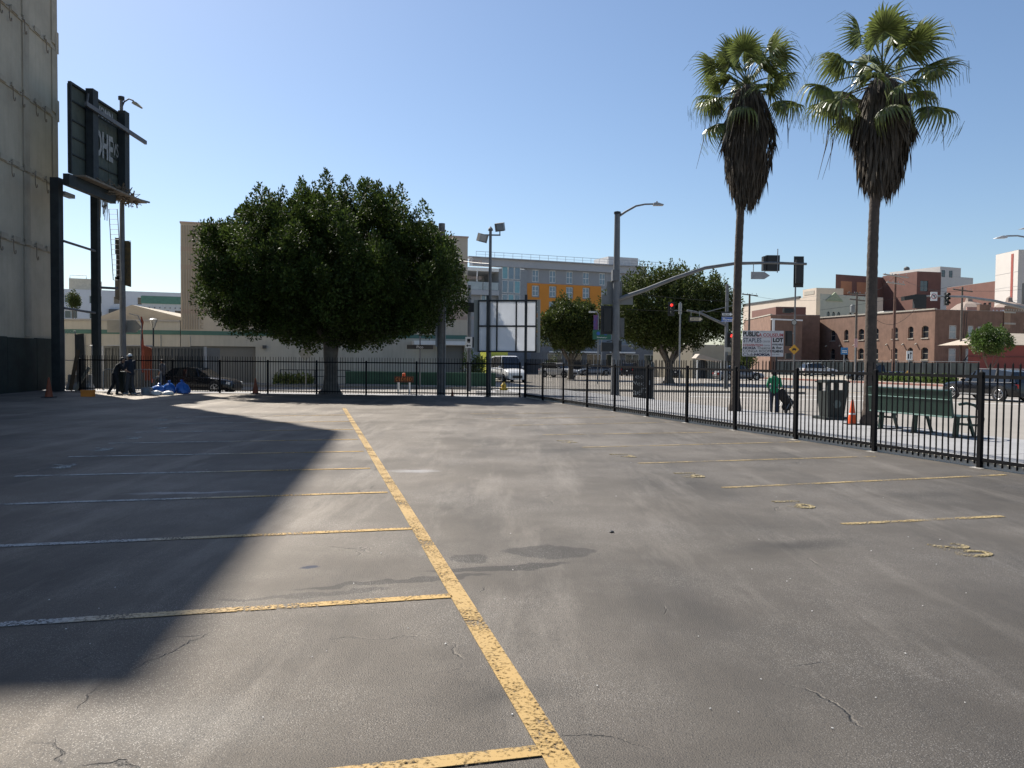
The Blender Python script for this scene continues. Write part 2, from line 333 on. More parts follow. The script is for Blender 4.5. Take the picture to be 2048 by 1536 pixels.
o = lb.build('litter', M('litter_white', (.6,.58,.54), .8, 0, .3, 9)); o['kind'] = 'stuff'; tag(o, 'tiny pale litter scraps and gum scattered over the asphalt', 'litter')
t = thing('crushed_can', 'small dark crushed can end lying on the open asphalt', 'litter', gr(1223,1065)); MB().lathe([(.022,.002),(.024,.004),(.024,.012),(.018,.016)], 12).build('rim', black, t); MB().lathe([(.016,.013),(.016,.015)], 12).build('disc', steel, t)
# ------------------------------------------------------------------ picket fences
def fence(name, label, A, B, n, picks, h=1.72, sy=1):
    rz = ang(A, B); L = (B-A).length; r = thing(name, label, 'fence', A, rz)
    pk = MB().box(-.0095,.0095,-.0095,.0095,.05,h-.035).add([(-.0095,-.0095,h-.035),(.0095,-.0095,h-.035),(.0095,.0095,h-.035),(-.0095,.0095,h-.035),(0,0,h)], [(0,1,4),(1,2,4),(2,3,4),(3,0,4)]).mesh('picket', fence_m)
    ps = MB().box(-.034,.034,-.034,.034,0,h-.17).add([(-.034,-.034,h-.17),(.034,-.034,h-.17),(.034,.034,h-.17),(-.034,.034,h-.17),(0,0,h-.15)], [(0,1,4),(1,2,4),(2,3,4),(3,0,4)]).mesh('post', fence_m)
    ft = MB().box(-.11,.11,-.1,.1,-.02,.008).mesh('footing', concrete)
    S = L/n; rl = MB().box(.034,S-.034,-.018,.018,-.026,.026).mesh('rail', fence_m)
    random.seed(len(name))
    for i in range(n+1):
        p = inst('post', ps, r, (i*S,0,0), random.uniform(-.02,.02)); inst('footing', ft, p)
    for i in range(n):
        inst('rail', rl, r, (i*S,0,h-.24)); inst('rail', rl, r, (i*S,0,.14))
        for k in range(1, picks+1):
            o = inst('picket', pk, r, (i*S+k*S/(picks+1), .0295*sy, random.uniform(-.008,.008))); o.rotation_euler = (random.gauss(0,.004), random.gauss(0,.006), random.gauss(0,.05))
    return r
def fline(px, py): return gr(px, py)
fence('picket_fence', 'black steel picket fence running along the pavement on the right of the lot', fo(25.9,0), fo(.25,0), 11, 17, sy=-1)
fence('picket_fence', 'black steel picket fence across the far end of the lot, behind the big ficus', po(21.2,0), po(.15,0), 9, 18)
for k, s_ in ((12,1),):
    pass
# low concrete upstand at the foot of the right fence
up = struct('fence_footing', MB().slab([fo(27,.045), fo(.3,.045), fo(.3,.195), fo(27,.195)], -.1, .155), M('footing_pale', (.52,.5,.46), .85, 0, .12, 1.5))
# ------------------------------------------------------------------ buildings
def facade(mb, W, H, holes, rec, z0=0, arch=0):
    xs = sorted({0, W} | {h[0] for h in holes} | {h[0]+h[2] for h in holes}); zs = sorted({z0, H} | {h[1] for h in holes} | {h[1]+h[3] for h in holes})
    for i in range(len(xs)-1):
        for j in range(len(zs)-1):
            cx = (xs[i]+xs[i+1])/2; cz = (zs[j]+zs[j+1])/2
            if any(h[0] < cx < h[0]+h[2] and h[1] < cz < h[1]+h[3] for h in holes): continue
            mb.quad((xs[i],0,zs[j]), (xs[i+1],0,zs[j]), (xs[i+1],0,zs[j+1]), (xs[i],0,zs[j+1]))
    for x, z, w_, h in holes:
        a, b = x+w_, z+h
        mb.quad((x,0,z),(x,rec,z),(x,rec,b),(x,0,b)); mb.quad((a,0,z),(a,0,b),(a,rec,b),(a,rec,z))
        mb.quad((x,0,b),(x,rec,b),(a,rec,b),(a,0,b)); mb.quad((x,0,z),(a,0,z),(a,rec,z),(x,rec,z)); 
        if arch:
            for sg in (0, 1):
                pts = []
                for k in range(5):
                    q = k/4*w_/2; pts.append((q, b-arch+arch*math.sin(math.pi/2*min(1,q/(w_/2)))))
                for k in range(4):
                    (q0, y0), (q1, y1) = pts[k], pts[k+1]
                    X0, X1 = (x+q0, x+q1) if sg == 0 else (a-q0, a-q1)
                    if b-y0 > .002: mb.quad((X0,.002,y0),(X1,.002,y1),(X1,.002,b),(X0,.002,b))
_wc = {}
def window(parent, x, z, w_, h, rec, fm, gm, bars=(1,1), fw=.06, sill=None, nm='window'):
    key = (round(w_,2), round(h,2), fm.name, gm.name, bars, fw, bool(sill))
    if key not in _wc:
        m = MB(); m.box(0,w_,-.05,.0,0,fw).box(0,w_,-.05,.0,h-fw,h).box(0,fw,-.05,.0,fw,h-fw).box(w_-fw,w_,-.05,.0,fw,h-fw)
        for k in range(1, bars[0]+1): q = w_*k/(bars[0]+1); m.box(q-fw*.4,q+fw*.4,-.045,-.005,fw,h-fw)
        for k in range(1, bars[1]+1): q = h*k/(bars[1]+1); m.box(fw,w_-fw,-.04,-.008,q-fw*.4,q+fw*.4)
        p = MB().box(fw*.5,w_-fw*.5,-.02,.03,fw*.5,h-fw*.5)
        s_ = MB().box(-.08,w_+.08,-rec-.1,-.0,-.12,-.002).mesh('sill', sill) if sill else None
        _wc[key] = (m.mesh('window', fm), p.mesh('pane', gm), s_)
    a, b, c = _wc[key]
    o = inst(nm, a, parent, (x, rec, z)); inst('pane', b, o)
    if c: inst('sill', c, o)
    return o
def bld(name, label, A, B, zb, H, depth, wallm, holes=(), rec=.15, roofm=None, win=None, arch=0, cat='building', parapet=.0, vr=False):
    """front face from A to B (left to right as seen), body behind it; H above zb"""
    A = Vector((A.x, A.y, zb)); rz = ang(A, Vector((B.x, B.y, zb))); W = math.hypot(B.x-A.x, B.y-A.y)
    r = thing(name, label, cat, A, rz); m = MB(); facade(m, W, H, list(holes), rec, 0, arch)
    dx = 0.0                      # vr: party walls run at the angle of the plot, not square to the front
    if vr:
        v = Vector((A.x, A.y, 0)).normalized(); v = Matrix.Rotation(-rz, 3, 'Z') @ v; dx = v.x/max(.3, v.y)*depth
    m.quad((0,0,0),(0,0,H),(dx,depth,H),(dx,depth,0)); m.quad((W,0,0),(W+dx,depth,0),(W+dx,depth,H),(W,0,H)); m.quad((dx,depth,0),(dx,depth,H),(W+dx,depth,H),(W+dx,depth,0))
    m.build('wall', wallm, r)
    q = -.25-parapet if parapet else .0
    rf = MB().slab([(.02,.02),(W-.02,.02),(W+dx-.02,depth-.02),(dx+.02,depth-.02)], H+q, H+q+.06)
    rf.build('roof', roofm or concrete, r)
    if win:
        for h in holes: window(r, h[0], h[1], h[2], h[3], rec, **win)
    r['W'] = W
    return r, W
gdark = glass('glass_dark', (.03,.035,.04)); gblue = glass('glass_blue', (.12,.17,.22)); gpale = glass('glass_pale', (.25,.28,.3), .15)
wfr = M('window_frame_white', (.7,.7,.68), .5, 0, .06, 2); dfr = M('window_frame_dark', (.06,.06,.06), .5)
# --- tall concrete tower on the left (its shadow crosses the lot)
tB = col(119, 40.9); tU = Vector((-.142, .99, 0)).normalized(); tA = tB - tU*14.5
tow_m = M('tower_concrete', (.43,.38,.295), .9, 0, .2, .35, bump=.3, bscale=14, streak=.15, detail=10)
tow_d = M('tower_pilaster', (.37,.325,.255), .9, 0, .2, .6, bump=.3, bscale=14, streak=.15)
H_T = 30.7
r, W = bld('concrete_tower', 'tall bare concrete building wall rising out of frame at the left', tA, tB, 0, H_T, 22, tow_m, cat='building')
ledges = [6.75, 10.15, 13.55, 16.95, 20.4, 23.8, 27.2]
for z in ledges:
    q = MB().box(0,W+.05,-.05,-.002,z,z+.16)
    for k in range(12): q.box(.3+k*1.15,.95+k*1.15,-.10,-.05,z+.04,z+.28)
    q.box(W-.3,W+.07,-.07,1.2,z-.05,z+1.0) if z > 12 else None
    q.build('ledge', tow_d, r)
    for k in range(14):
        x = .1+k*1.15+.2*math.sin(k*3.1+z)
        if (k*5+int(z*3)) % 7 in (2,5) or x > W-.45: continue
        MB().tube([(x,-.04,z+.1),(x,-.16,z+.05),(x,-.17,z-.42),(x+.12,-.16,z-.55),(x+.26,-.14,z-.5),(x+.27,-.13,z-.36)], .022, 5).build('bracket', M('rusty_iron', (.22,.18,.14), .8, .2, .3, 6), r)
for k in range(5):
    x = 1.2+k*3.15
    for j in range(len(ledges)):
        z0 = (2.55 if j == 0 else ledges[j-1]+.3); MB().box(x,x+.62,-.06,-.001,z0,ledges[j]-.02).build('pilaster', tow_d, r)
for k in range(5): MB().box(k*2.9+.01,k*2.9+2.88,-.14,-.002,0,2.5-.03*(k % 2)).build('base_board', M('dark_board', (.012,.02,.017), .8, 0, .6, 1.4, bump=.4, bscale=12, detail=9), r)
# --- beige warehouse with green stripe, and the tall patterned block over it
wh_m = M('beige_stucco', (.47,.44,.37), .9, 0, .10, .5, bump=.1, bscale=20, streak=.18, detail=9)
wh2_m = M('beige_stucco_upper', (.50,.44,.355), .9, 0, .10, .5, bump=.1, bscale=20, streak=.12, detail=9)
pink_m = M('pink_band', (.46,.35,.29), .9, 0, .1, .6, streak=.1); green_m = M('green_stripe', (.07,.155,.125), .7, 0, .12, 1); shut_m = M('roller_grey', (.20,.195,.18), .6, .2, .12, 1)
zb = -.3
gA, gB = col(362,58), col(934,64)
def fx(px): # distance along that facade for a pixel column
    d = ray(px,700); t = gB-gA; den = d.x*t.y-d.y*t.x; return ((gA.y*d.x-gA.x*d.y)/-den)*t.length if den else 0
HT = zat(362,446,58)-zb
X0, X1 = fx(381), fx(511); Xr0, Xr1 = fx(884), fx(928)
r, W = bld('patterned_block', 'tall beige windowless block with ribbed corner and green stripe, behind the big ficus', gA, gB, zb, HT, 26, wh2_m, holes=[(X0,0,X1-X0,2.75),(Xr0,0,Xr1-Xr0,3.0)], rec=.3)
for a, b, hh in ((X0,X1,2.75),(Xr0,Xr1,3.0)):
    d = MB().box(a,b,.26,.3,0,hh).build('roller_door', shut_m, r)
    me = MB().box(a+.02,b-.02,.235,.26,0,.085).mesh('slat', shut_m)
    for k in range(int(hh/.11)): inst('slat', me, d, (0,0,k*.11+.01))
MB().box(-.0,W,-.06,-.002,3.55,3.85).build('stripe', green_m, r)
MB().box(0,W,-.03,-.002,0,3.549).build('lower_wall', wh_m, r).hide_render = False
# cut: lower wall must leave the doors open, so it is built in pieces
bpy.data.objects.remove([o for o in r.children if o.name.startswith('lower_wall')][0], do_unlink=True)
for a, b in ((0,X0-.0),(X1,Xr0),(Xr1,W)): MB().box(a,b,-.03,-.002,0,3.549).build('lower_wall', wh_m, r)
MB().box(X0,X1,-.03,-.002,2.75,3.549).build('lower_wall', wh_m, r); MB().box(Xr0,Xr1,-.03,-.002,3.0,3.549).build('lower_wall', wh_m, r)
for z in (HT-2.0, HT-3.3, HT-6.5):
    MB().box(.0,W,-.02,-.002,z-.0,z+.32).build('band', pink_m, r)
    dm = MB().box(0,.07,-.05,-.02,0,.26).mesh('dentil', pink_m)
    for k in range(150): inst('dentil', dm, r, (1.45+k*.14,0,z+.03))
MB().box(1.45,W,-.015,-.002,HT-6.18,HT-5.0).build('band', M('pink_panel', (.49,.385,.31), .9, 0, .08, .6), r)
for k in range(7): MB().box(.08+k*.17,.16+k*.17,-.06,-.002,3.95,HT-.15).build('rib', M('rib_tan', (.36,.30,.23), .9, 0, .1, 1), r)
km = MB().box(0,.2,-.05,-.002,0,.05).box(0,.05,-.05,-.002,.05,.3).box(.05,.2,-.05,-.002,.25,.3).mesh('key_block', M('rib_tan'))
for k in range(19): inst('key_block', km, r, (1.32,0,4.0+k*.38))
MB().box(-.05,W+.05,-.08,26,HT,HT+.12).build('coping', pink_m, r)
MB().box(Xr0-2.4,W,-1.1,-.03,3.05,3.35).build('awning', white, r)
t = MB().box(fx(525),fx(533),-.25,-.03,2.62,2.85).build('wall_lamp', dfr, r)
MB().tube([(.6,-.05,0),(.6,-.05,3.4)], .05, 6).build('drainpipe', wh_m, r)
wA = col(96,57); HW = zat(250,642,57.5)-zb
r, W = bld('low_warehouse', 'low beige warehouse with green stripe and shallow gabled roof, left of the patterned block', wA, gA-(gB-gA).normalized()*.05, zb, HW, 24, wh_m)
MB().box(0,W,-.05,-.002,3.55,3.85).build('stripe', green_m, r); MB().box(-.05,W,-.1,.25,HW,HW+.12).build('coping', concrete, r)
zp = zat(200,616,66)-zb
MB().prism([(1,HW+.08),(W*.48,zp),(W-.2,HW+.3),(W-.2,HW+.08)], 4, 22).build('gable_roof', M('gable_tan', (.36,.32,.26), .85, 0, .12, .6), r)
for k in range(3): MB().tube([(2.5+k*2.6,-.06,.1),(2.5+k*2.6,-.06,3.5)], .045, 6).build('drainpipe', wh_m, r)
# --- far left: hill and white apartment blocks
struct('hill', MB().lathe([(70,0),(58,10),(38,19),(16,25),(4,27)], 24, tuple(col(60,420,-1))), M('hill_haze', (.14,.15,.16), .9, 0, .2, .05), smooth=True)
apt_w = M('apartment_white', (.62,.63,.65), .8, 0, .06, .4, streak=.06); grey_w = M('apartment_charcoal', (.075,.08,.085), .7, 0, .1, 1)
def grid(x0, dx, nx, z0, dz, nz, w_, h): return [(x0+i*dx, z0+j*dz, w_, h) for i in range(nx) for j in range(nz)]
A, B = col(110,150), col(366,158); HA = zat(250,580,152)+.4
r, W = bld('white_apartments', 'long white apartment block with charcoal balconies, far behind the low warehouse', A, B, -.4, HA, 16, apt_w, grid(1.6,4.15,6,HA-2.6,-2.9,4,2.2,1.5), .25, win=dict(fm=wfr, gm=gdark, bars=(1,0), fw=.09), parapet=.3)
for k in range(2):
    b = MB().box(9.2+k*4.8,13.6+k*4.8,-1.2,-.01,HA-6.2,HA-3.6).build('balcony', grey_w, r)
    for j in range(5): MB().box(9.5+k*4.8+j*.85,9.9+k*4.8+j*.85,-1.24,-1.2,HA-5.9,HA-4.6).build('baluster_panel', gpale, b)
MB().box(2,7,3,9,HA+.06,HA+2.3).build('roof_house', M('cream_box', (.55,.5,.4), .8), r)
MB().tube([(2.2,2.9,HA+2.3),(2.2,2.9,HA+2.9),(5,2.9,HA+2.9),(5,2.9,HA+2.3)], .06, 5).build('roof_rail', galv, r)
A, B = col(284,118), col(372,120); HA = zat(320,592,118)+.4
r, W = bld('green_trim_house', 'small white flat-roofed house with a green parapet, beside the patterned block', A, B, -.4, HA, 12, M('pale_stucco', (.58,.6,.6), .85, 0, .1, .5, streak=.15), grid(1.0,1.75,4,HA-3.5,-2.75,3,.95,1.45), .15, win=dict(fm=dfr, gm=gdark, bars=(0,1), fw=.06))
MB().box(-.1,W+.1,-.15,-.005,HA-1.1,HA).build('parapet_band', M('parapet_green', (.10,.22,.17), .7), r)
for k in range(9): MB().box(.3+k*.7,.42+k*.7,-.2,-.005,HA-1.75,HA-1.6).build('scupper', dfr, r)
# --- grey and orange apartments in the middle
gw = M('apartment_grey', (.27,.285,.305), .8, 0, .06, .6); ow = M('apartment_orange', (.62,.235,.03), .75, 0, .06, .6); lw_g = M('light_grey', (.36,.38,.41), .7, 0, .06, .6)
A, B = col(1052,121), col(1284,128.5); HA = zat(1060,522,121)+.4
W_ = (B-A).length
hol = []
for i in range(8):
    x = .9+i*2.85
    for zt, zb_ in ((HA-1.25,HA-3.1),(HA-3.65,HA-5.2),(HA-6.0,HA-7.6),(HA-8.5,HA-10.1)): 
        if x+1.1 < W_: hol.append((x, zb_, 1.1, zt-zb_))
r, W = bld('orange_apartments', 'grey and orange apartment block with white-framed windows and flat roof', A, B, -.4, HA, 18, gw, hol, .14, win=dict(fm=wfr, gm=gblue, bars=(1,1), fw=.09))
# orange cladding with the windows left free
om = MB(); xs = [0]
oz0, oz1 = HA-10.8, HA-3.3
hs = [(h[0]-.08, max(oz0+.01,h[1]-.2), h[2]+.16, h[3]+.25) for h in hol if h[1] < oz1-1.0 and h[1] > oz0]
oW = min(W, 12.6)
sub = MB(); facade(sub, oW, oz1, [h for h in hs if h[0]+h[2] < oW], .1, oz0); om.add([(x, y-.1, z) for x, y, z in sub.v], sub.f)
om.quad((0,-.1,oz1),(oW,-.1,oz1),(oW,0,oz1),(0,0,oz1)); om.quad((oW,-.1,oz0),(oW,0,oz0),(oW,0,oz1),(oW,-.1,oz1)); om.build('orange_cladding', ow, r)
MB().box(-9.6,W+.5,-1.0,2,HA,HA+.12).build('roof_edge', lw_g, r); MB().box(-8.8,W+.3,-.5,1,HA-1.1,HA-.01).build('fascia', lw_g, r)
MB().box(15.5,21,3,8,HA+.06,HA+1.9).build('stair_house', M('pale_box', (.5,.5,.5), .8), r)
rl = MB()
for k in range(24): rl.bar((-8.2+k*1.45,-.3,HA+.12), (-8.2+k*1.45,-.3,HA+.95), .04)
rl.bar((-8.2,-.3,HA+.95),(25.2,-.3,HA+.95),.05); rl.bar((-8.2,-.3,HA+.55),(25.2,-.3,HA+.55),.03); rl.build('roof_railing', galv, r)
tw = MB().box(-4.6,-.05,-.25,8,0,HA-1.36).build('glass_bay', M('bay_wall', (.25,.27,.29), .7), r)
for j in range(6):
    for i in range(3): window(tw, -4.1+i*1.0, HA-2.9-j*2.05, .92, 1.85, -.26, wfr, gblue if (i+j) % 3 else M('teal_glass', (.16,.33,.38), .1), (0,0), .06)
MB().box(-14.5,-4.65,.4,14,0,HA-4.7).build('left_wing', gw, r)
for j in range(3):
    for i in range(3): window(tw, -13.4+i*3.1, HA-7.2-j*3.1, 1.5, 2.0, .36, wfr, gblue, (1,1), .08)
MB().box(-14.8,-4.62,-.5,3,HA-5.4,HA-4.69).build('terrace_slab', lw_g, r)
MB().box(-14.5,-4.65,6,14,HA-4.68,HA-1.7).build('penthouse_wall', M('pent_white', (.55,.55,.53), .8), r); MB().box(-10.5,-4.62,-.3,6,HA-1.9,HA-1.4).build('terrace_roof', white, r); MB().box(-15,-8.85,1,14,HA-1.69,HA-1.3).build('low_roof', lw_g, r)
for k in range(4): MB().box(-14.6+k*2.5,-12.2+k*2.5,-.42,-.38,HA-4.65,HA-3.5).build('glass_rail', gpale, r)
MB().bar((-8,-.2,HA-4.68),(-8,-.2,HA-1.9),.14).build('terrace_post', white, r)
for j in range(4):
    MB().box(-16.9,-14.55,-.8,3,HA-7.5-j*2.9,HA-6.4-j*2.9).build('balcony', M('balcony_yellow', (.42,.3,.06), .7) if j % 2 == 0 else ow, r)
    MB().box(-17.0,-14.55,-.8,6,HA-7.75-j*2.9,HA-7.51-j*2.9).build('floor_slab', lw_g, r)
MB().box(-17,-14.52,3.1,13,0,HA-4.9).build('recessed_wall', gw, r)
# podium and shopfront under the trees
A, B = col(1084,112), col(1420,118)
r, W = bld('shop_podium', 'low dark shopfront with pale canopies in the shade behind the street trees', A, B, -.4, 4.2, 6, M('podium_grey', (.16,.165,.175), .8), grid(.8,2.9,8,.3,1,1,2.2,2.6), .2, win=dict(fm=wfr, gm=gdark, bars=(1,0), fw=.08))
MB().box(1.0,8,-1.1,-.01,3.05,3.25).build('canopy', white, r); MB().box(10,13.5,-1.1,-.01,3.05,3.25).build('canopy', white, r)
A, B = col(1385,92), col(1462,95); HA = zat(1400,690,92)+.4
r, W = bld('tan_arched_house', 'small tan building with an arched doorway behind the street trees', A, B, -.4, HA, 7, M('tan_stucco', (.33,.29,.22), .9, 0, .1, .7), [(.8,0,1.6,2.3)], .5, arch=.5)
MB().box(.8,2.4,.46,.52,0,2.3).build('door', dfr, r)
A, B = col(1395,84), col(1438,84)
r = thing('bus_shelter', 'small pale pitched shelter roof on posts beneath the street trees', 'shelter', col(1412,84,ZS), 0)
MB().prism([(-1.3,2.3),(-.9,2.75),(1.5,2.0),(1.5,1.9)], -1, 1).build('roof', M('shingle', (.4,.35,.3), .9), r)
for x in (-1.1,1.3): MB().bar((x,-.8,0),(x,-.8,2.1),.12).build('post', white, r)
# --- brick blocks on the right
brick = M('brick_warm_brown', (.215,.125,.087), .9, 0, .22, .8, bump=.25, bscale=18, streak=.25, detail=12)  # warm brown brick, slightly redder than the next one, with darker streaks
brick2 = M('brick_brown', (.20,.12,.085), .9, 0, .25, .8, bump=.25, bscale=18, streak=.3, detail=12)
brick3 = M('brick_dark_red', (.175,.085,.066), .9, 0, .12, .5, bump=.2, bscale=18, streak=.12)
sill_m = M('stone_sill', (.42,.38,.32), .85); stone = M('stone_trim', (.40,.36,.30), .85)
bC = col(1868,124); bL = col(1598,158); HB = zat(1868,619,124)+.35
WL = (bC-bL).length
hol = []
cols = [.8,4.6,9.2,13.0,16.7,20.5,24.6,28.2,31.0]
for c in cols:
    s_ = 1.45 if cols.index(c) % 2 == 0 else 1.15
    x = c*WL/33.6
    for z, h in ((HB-4.35,1.95),(HB-7.75,1.95),(.6,1.9)): hol.append((x, z, s_, h))
r, W = bld('brick_warehouse', 'three-storey brick warehouse with arched windows, facing the street on the right', bL, bC, -.35, HB, 17, brick, hol, .28, win=dict(fm=M('sash_tan', (.3,.26,.2), .7), gm=gdark, bars=(0,1), fw=.09, sill=sill_m), arch=.32, parapet=.4)
MB().box(-.1,W,-.12,.35,HB,HB+.22).build('coping', stone, r)
for x in cols: MB().tube([(x*WL/33.6-1.0,-.02,HB-5.2),(x*WL/33.6-1.0,-.35,HB-5.4)], .12, 6).build('vent_pipe', sill_m, r)
# shaded gable side, windows built on the side face
sA = bC+(bC-bL).normalized()*.0; sd = Vector((math.cos(ang(bL,bC)+math.pi/2), math.sin(ang(bL,bC)+math.pi/2), 0))
e = bC+sd*16.8
hol = [(2.6,HB-4.4,1.3,2.0),(2.6,HB-8,1.3,2.0),(6.1,HB-4.4,1.0,2.0),(8.0,HB-4.4,.9,1.9),(11.3,HB-4.5,1.1,1.7),(5.8,HB-8,1.0,2.0),(10.8,HB-8,1.2,2.0)]
eW = (e-bC).length; hol = [h for h in hol if h[0]+h[2] < eW-.3]
r2, W = bld('brick_annex', 'shaded brown brick side wing with fire escape, right of the arched warehouse', bC+Vector((sd.y,-sd.x,0))*.07+sd*.02, e+Vector((sd.y,-sd.x,0))*.07, -.35, HB-.02, .05, brick2, hol, .045, win=dict(fm=M('sash_pale', (.5,.48,.42), .7), gm=gpale, bars=(0,1), fw=.09, sill=sill_m), arch=.3)
fe = MB()
for z in (HB-5.2, HB-8.6):
    fe.box(4.5,7.4,-1.0,-.05,z,z+.06)
    for k in range(8): fe.bar((4.5+k*.41,-1,z),(4.5+k*.41,-1,z+.95),.035)
    fe.bar((4.5,-1,z+.95),(7.4,-1,z+.95),.05)
fe.bar((4.6,-.5,HB-8.5),(7.2,-.5,HB-5.2),.1); fe.bar((4.8,-.5,HB-5.1),(5.0,-.5,HB-.2),.06); fe.bar((5.2,-.5,HB-5.1),(5.4,-.5,HB-.2),.06); fe.build('fire_escape', steel, r2)
MB().box(8.2,10.2,-.05,.5,HB+.05,HB+1.0).build('chimney', brick2, r2)
A, B = col(2006,127), col(2110,131); HR = zat(2010,612,127)+.35
r, W = bld('brick_corner_block', 'sunlit tan brick block with stone bands cut by the right edge', A, B, -.35, HR, 14, M('brick_tan', (.30,.19,.125), .9, 0, .15, .7, streak=.15), vr=True, holes=grid(.9,2.6,3,HR-5.6,-3.6,2,1.4,2.1), rec=.2, win=dict(fm=dfr, gm=gdark, bars=(0,1), fw=.08, sill=sill_m))
for z in (HR-1.1, HR-2.9, HR-6.3): MB().box(-.03,W,-.1,-.004,z,z+.28).build('stone_band', stone, r)
for k in range(14): MB().box(.2+k*.55,.45+k*.55,-.08,-.004,HR-.7,HR-.45).build('dentil', stone, r)
A, B = col(1936,98), col(2110,101); HR = zat(1990,690,98)+.35
r, W = bld('red_shop', 'low red painted shop with pale hipped roof at the right edge', A, B, -.35, HR, 9, M('red_stucco', (.26,.065,.05), .85, 0, .1, .6, streak=.1), vr=True)
MB().box(-.02,W,-.06,-.003,HR-1.5,HR-1.3).build('moulding', M('red_dark', (.17,.05,.04), .85), r)
rb = MB(); x0 = 2.6; zr = HR+1.65
rb.add([(x0,-.3,HR+.07),(W+1,-.3,HR+.07),(W+1,8,HR+.07),(x0,8,HR+.07),(x0+3.4,3.5,zr),(W+1,3.5,zr)], [(0,1,5,4),(2,3,4,5),(3,0,4),(0,3,2,1)]); rb.build('hipped_roof', M('roof_pale', (.40,.34,.27), .9, 0, .1, 1), r)
# left-hand smaller brick and the long white shed
A, B = col(1487,172), col(1540,150); HR = zat(1535,630,150)+.35
r, W = bld('brick_store', 'plain orange brick store behind the parking sign', A, B, -.35, HR, 9, brick); MB().box(-.1,W+.1,-.1,.3,HR,HR+.2).build('coping', stone, r)
A, B = col(1543,128), col(1603,131); HR = zat(1570,640,128)+.35
r, W = bld('grey_brick_store', 'low grey and brown brick store with white corner, beside the parking sign', A, B, -.35, HR, 20, brick2, vr=True); MB().box(-.02,.5,-.08,-.004,HR-2.6,HR).build('white_corner', white, r); MB().box(-.05,W,-.1,.3,HR,HR+.22).build('coping', white, r)
A, B = col(1502,200), col(1550,184); HR = zat(1520,617,190)
r, W = bld('red_roof_house', 'small red brick box on the roofs above the parking sign', A, B, 4, HR-4, 7, brick3)
A, B = col(1484,256), col(1630,215); HR = zat(1630,592,215)+.4
W_ = (B-A).length
r, W = bld('white_shed', 'long pale cream building with a dark roof edge behind the brick stores', A, B, -.4, HR, 20, M('cream_wall', (.56,.47,.38), .85, 0, .05, .3), [(W_*.45+k*3.2,HR-6.5,1.3,1.9) for k in range(6)], .15, win=dict(fm=dfr, gm=gdark, bars=(0,1), fw=.08))
MB().box(0,W*.8,-.2,.5,HR+.06,HR+.6).build('roof_edge', dfr, r); MB().box(W*.84,W,0,8,HR+.06,HR+2.2).build('stair_tower', M('cream_wall'), r); MB().box(W*.86,W-1,-.08,-.004,HR+.6,HR+1.6).build('stair_panel', stone, r)
A, B = col(1638,188), col(1732,195); HR = zat(1660,588,188)+.4
r, W = bld('cream_row_house', 'cream three-storey row house with small pediment, above the brick warehouse', A, B, -.4, HR, 9, M('row_cream', (.50,.50,.40), .85, 0, .08, .5), [(2.2+k*1.7+ (2.2 if k > 2 else 0),HR-7.2,1.0,3.2) for k in range(5)]+[(2.2+k*1.9,HR-11.3,1.2,2) for k in range(4)], .2, vr=True, win=dict(fm=dfr, gm=gdark, bars=(0,1), fw=.08), arch=.4)
MB().prism([(1.6,HR-1.5),(4.6,HR+.6),(7.4,HR-1.5)], -.25, -.01).build('pediment', M('row_green', (.33,.37,.24), .85), r)
A, B = col(1668,232), col(1842,246); HR = zat(1700,549,232)+.4
r, W = bld('dark_brick_hospital', 'broad dark red brick block with two blind windows, on the skyline at right', A, B, -.4, HR, 26, brick3, vr=True, holes=[(12+k*2.6,HR-13.0,1.5,3.4) for k in range(4)], rec=.2, win=dict(fm=dfr, gm=gdark, bars=(0,1), fw=.1))
for k in range(2): MB().box(2+k*6.2,6.2+k*6.2,-.08,-.004,HR-5.6,HR-1.8).build('blind_window', M('brick_orange', (.42,.19,.10), .9, 0, .1, .6), r)
A, B = col(1830,226), col(1878,228); HR = zat(1850,543,226)+.4
r, W = bld('brick_stair_tower', 'square red brick tower in front of the white penthouse', A, B, -.4, HR, 14, brick3, [(1.2,HR-5.5,2.6,3.0)], .2, win=dict(fm=dfr, gm=gdark, bars=(1,1), fw=.1))
A, B = col(1876,250), col(1942,256); HR = zat(1890,533,250)+.4
r, W = bld('white_penthouse', 'stepped white rendered block with two dark windows on the skyline', A, B, -.4, HR-2.9, 20, M('render_white', (.60,.56,.52), .85, 0, .04, .3))
MB().box(.02,W*.62,.02,19,HR-2.84,HR).build('upper_box', M('render_white'), r)
for k in range(2): window(r, .7+k*3.3, HR-3.2, 1.4, 2.1, -.002, dfr, gdark, (0,1), .1)
MB().lathe([(.9,0),(.9,1.0),(.5,1.4),(.1,1.5)], 12, (2,14,HR)).build('roof_vent', dfr, r)
A, B = col(1890,216), col(1988,197); HR = zat(1980,562,197)+.4
W_ = (B-A).length
r, W = bld('low_brick_wing', 'long low red brick wing with a row of small square windows', A, B, -.4, HR, 14, brick3, grid(W_*.2,W_*.095,8,HR-7.0,-3,2,W_*.055,1.9), .15, win=dict(fm=dfr, gm=gdark, bars=(0,1), fw=.08))
A, B = col(1986,192), col(2031,183); HR = zat(1988,510,192)+.4
r, W = bld('white_tower', 'tall white block with a red vertical stripe cut by the right edge', A, B, -.4, HR, 14, M('tower_white', (.60,.55,.50), .85, 0, .04, .3))
MB().box(W*.70,W*.8,-.06,-.004,6,HR-.6).build('red_stripe', M('stripe_red', (.30,.07,.05), .8), r)
for k in range(6): MB().box(.0,W,-.03,-.004,HR-4.9-k*3.3,HR-4.82-k*3.3).build('floor_line', M('joint_grey', (.45,.42,.4), .9), r)
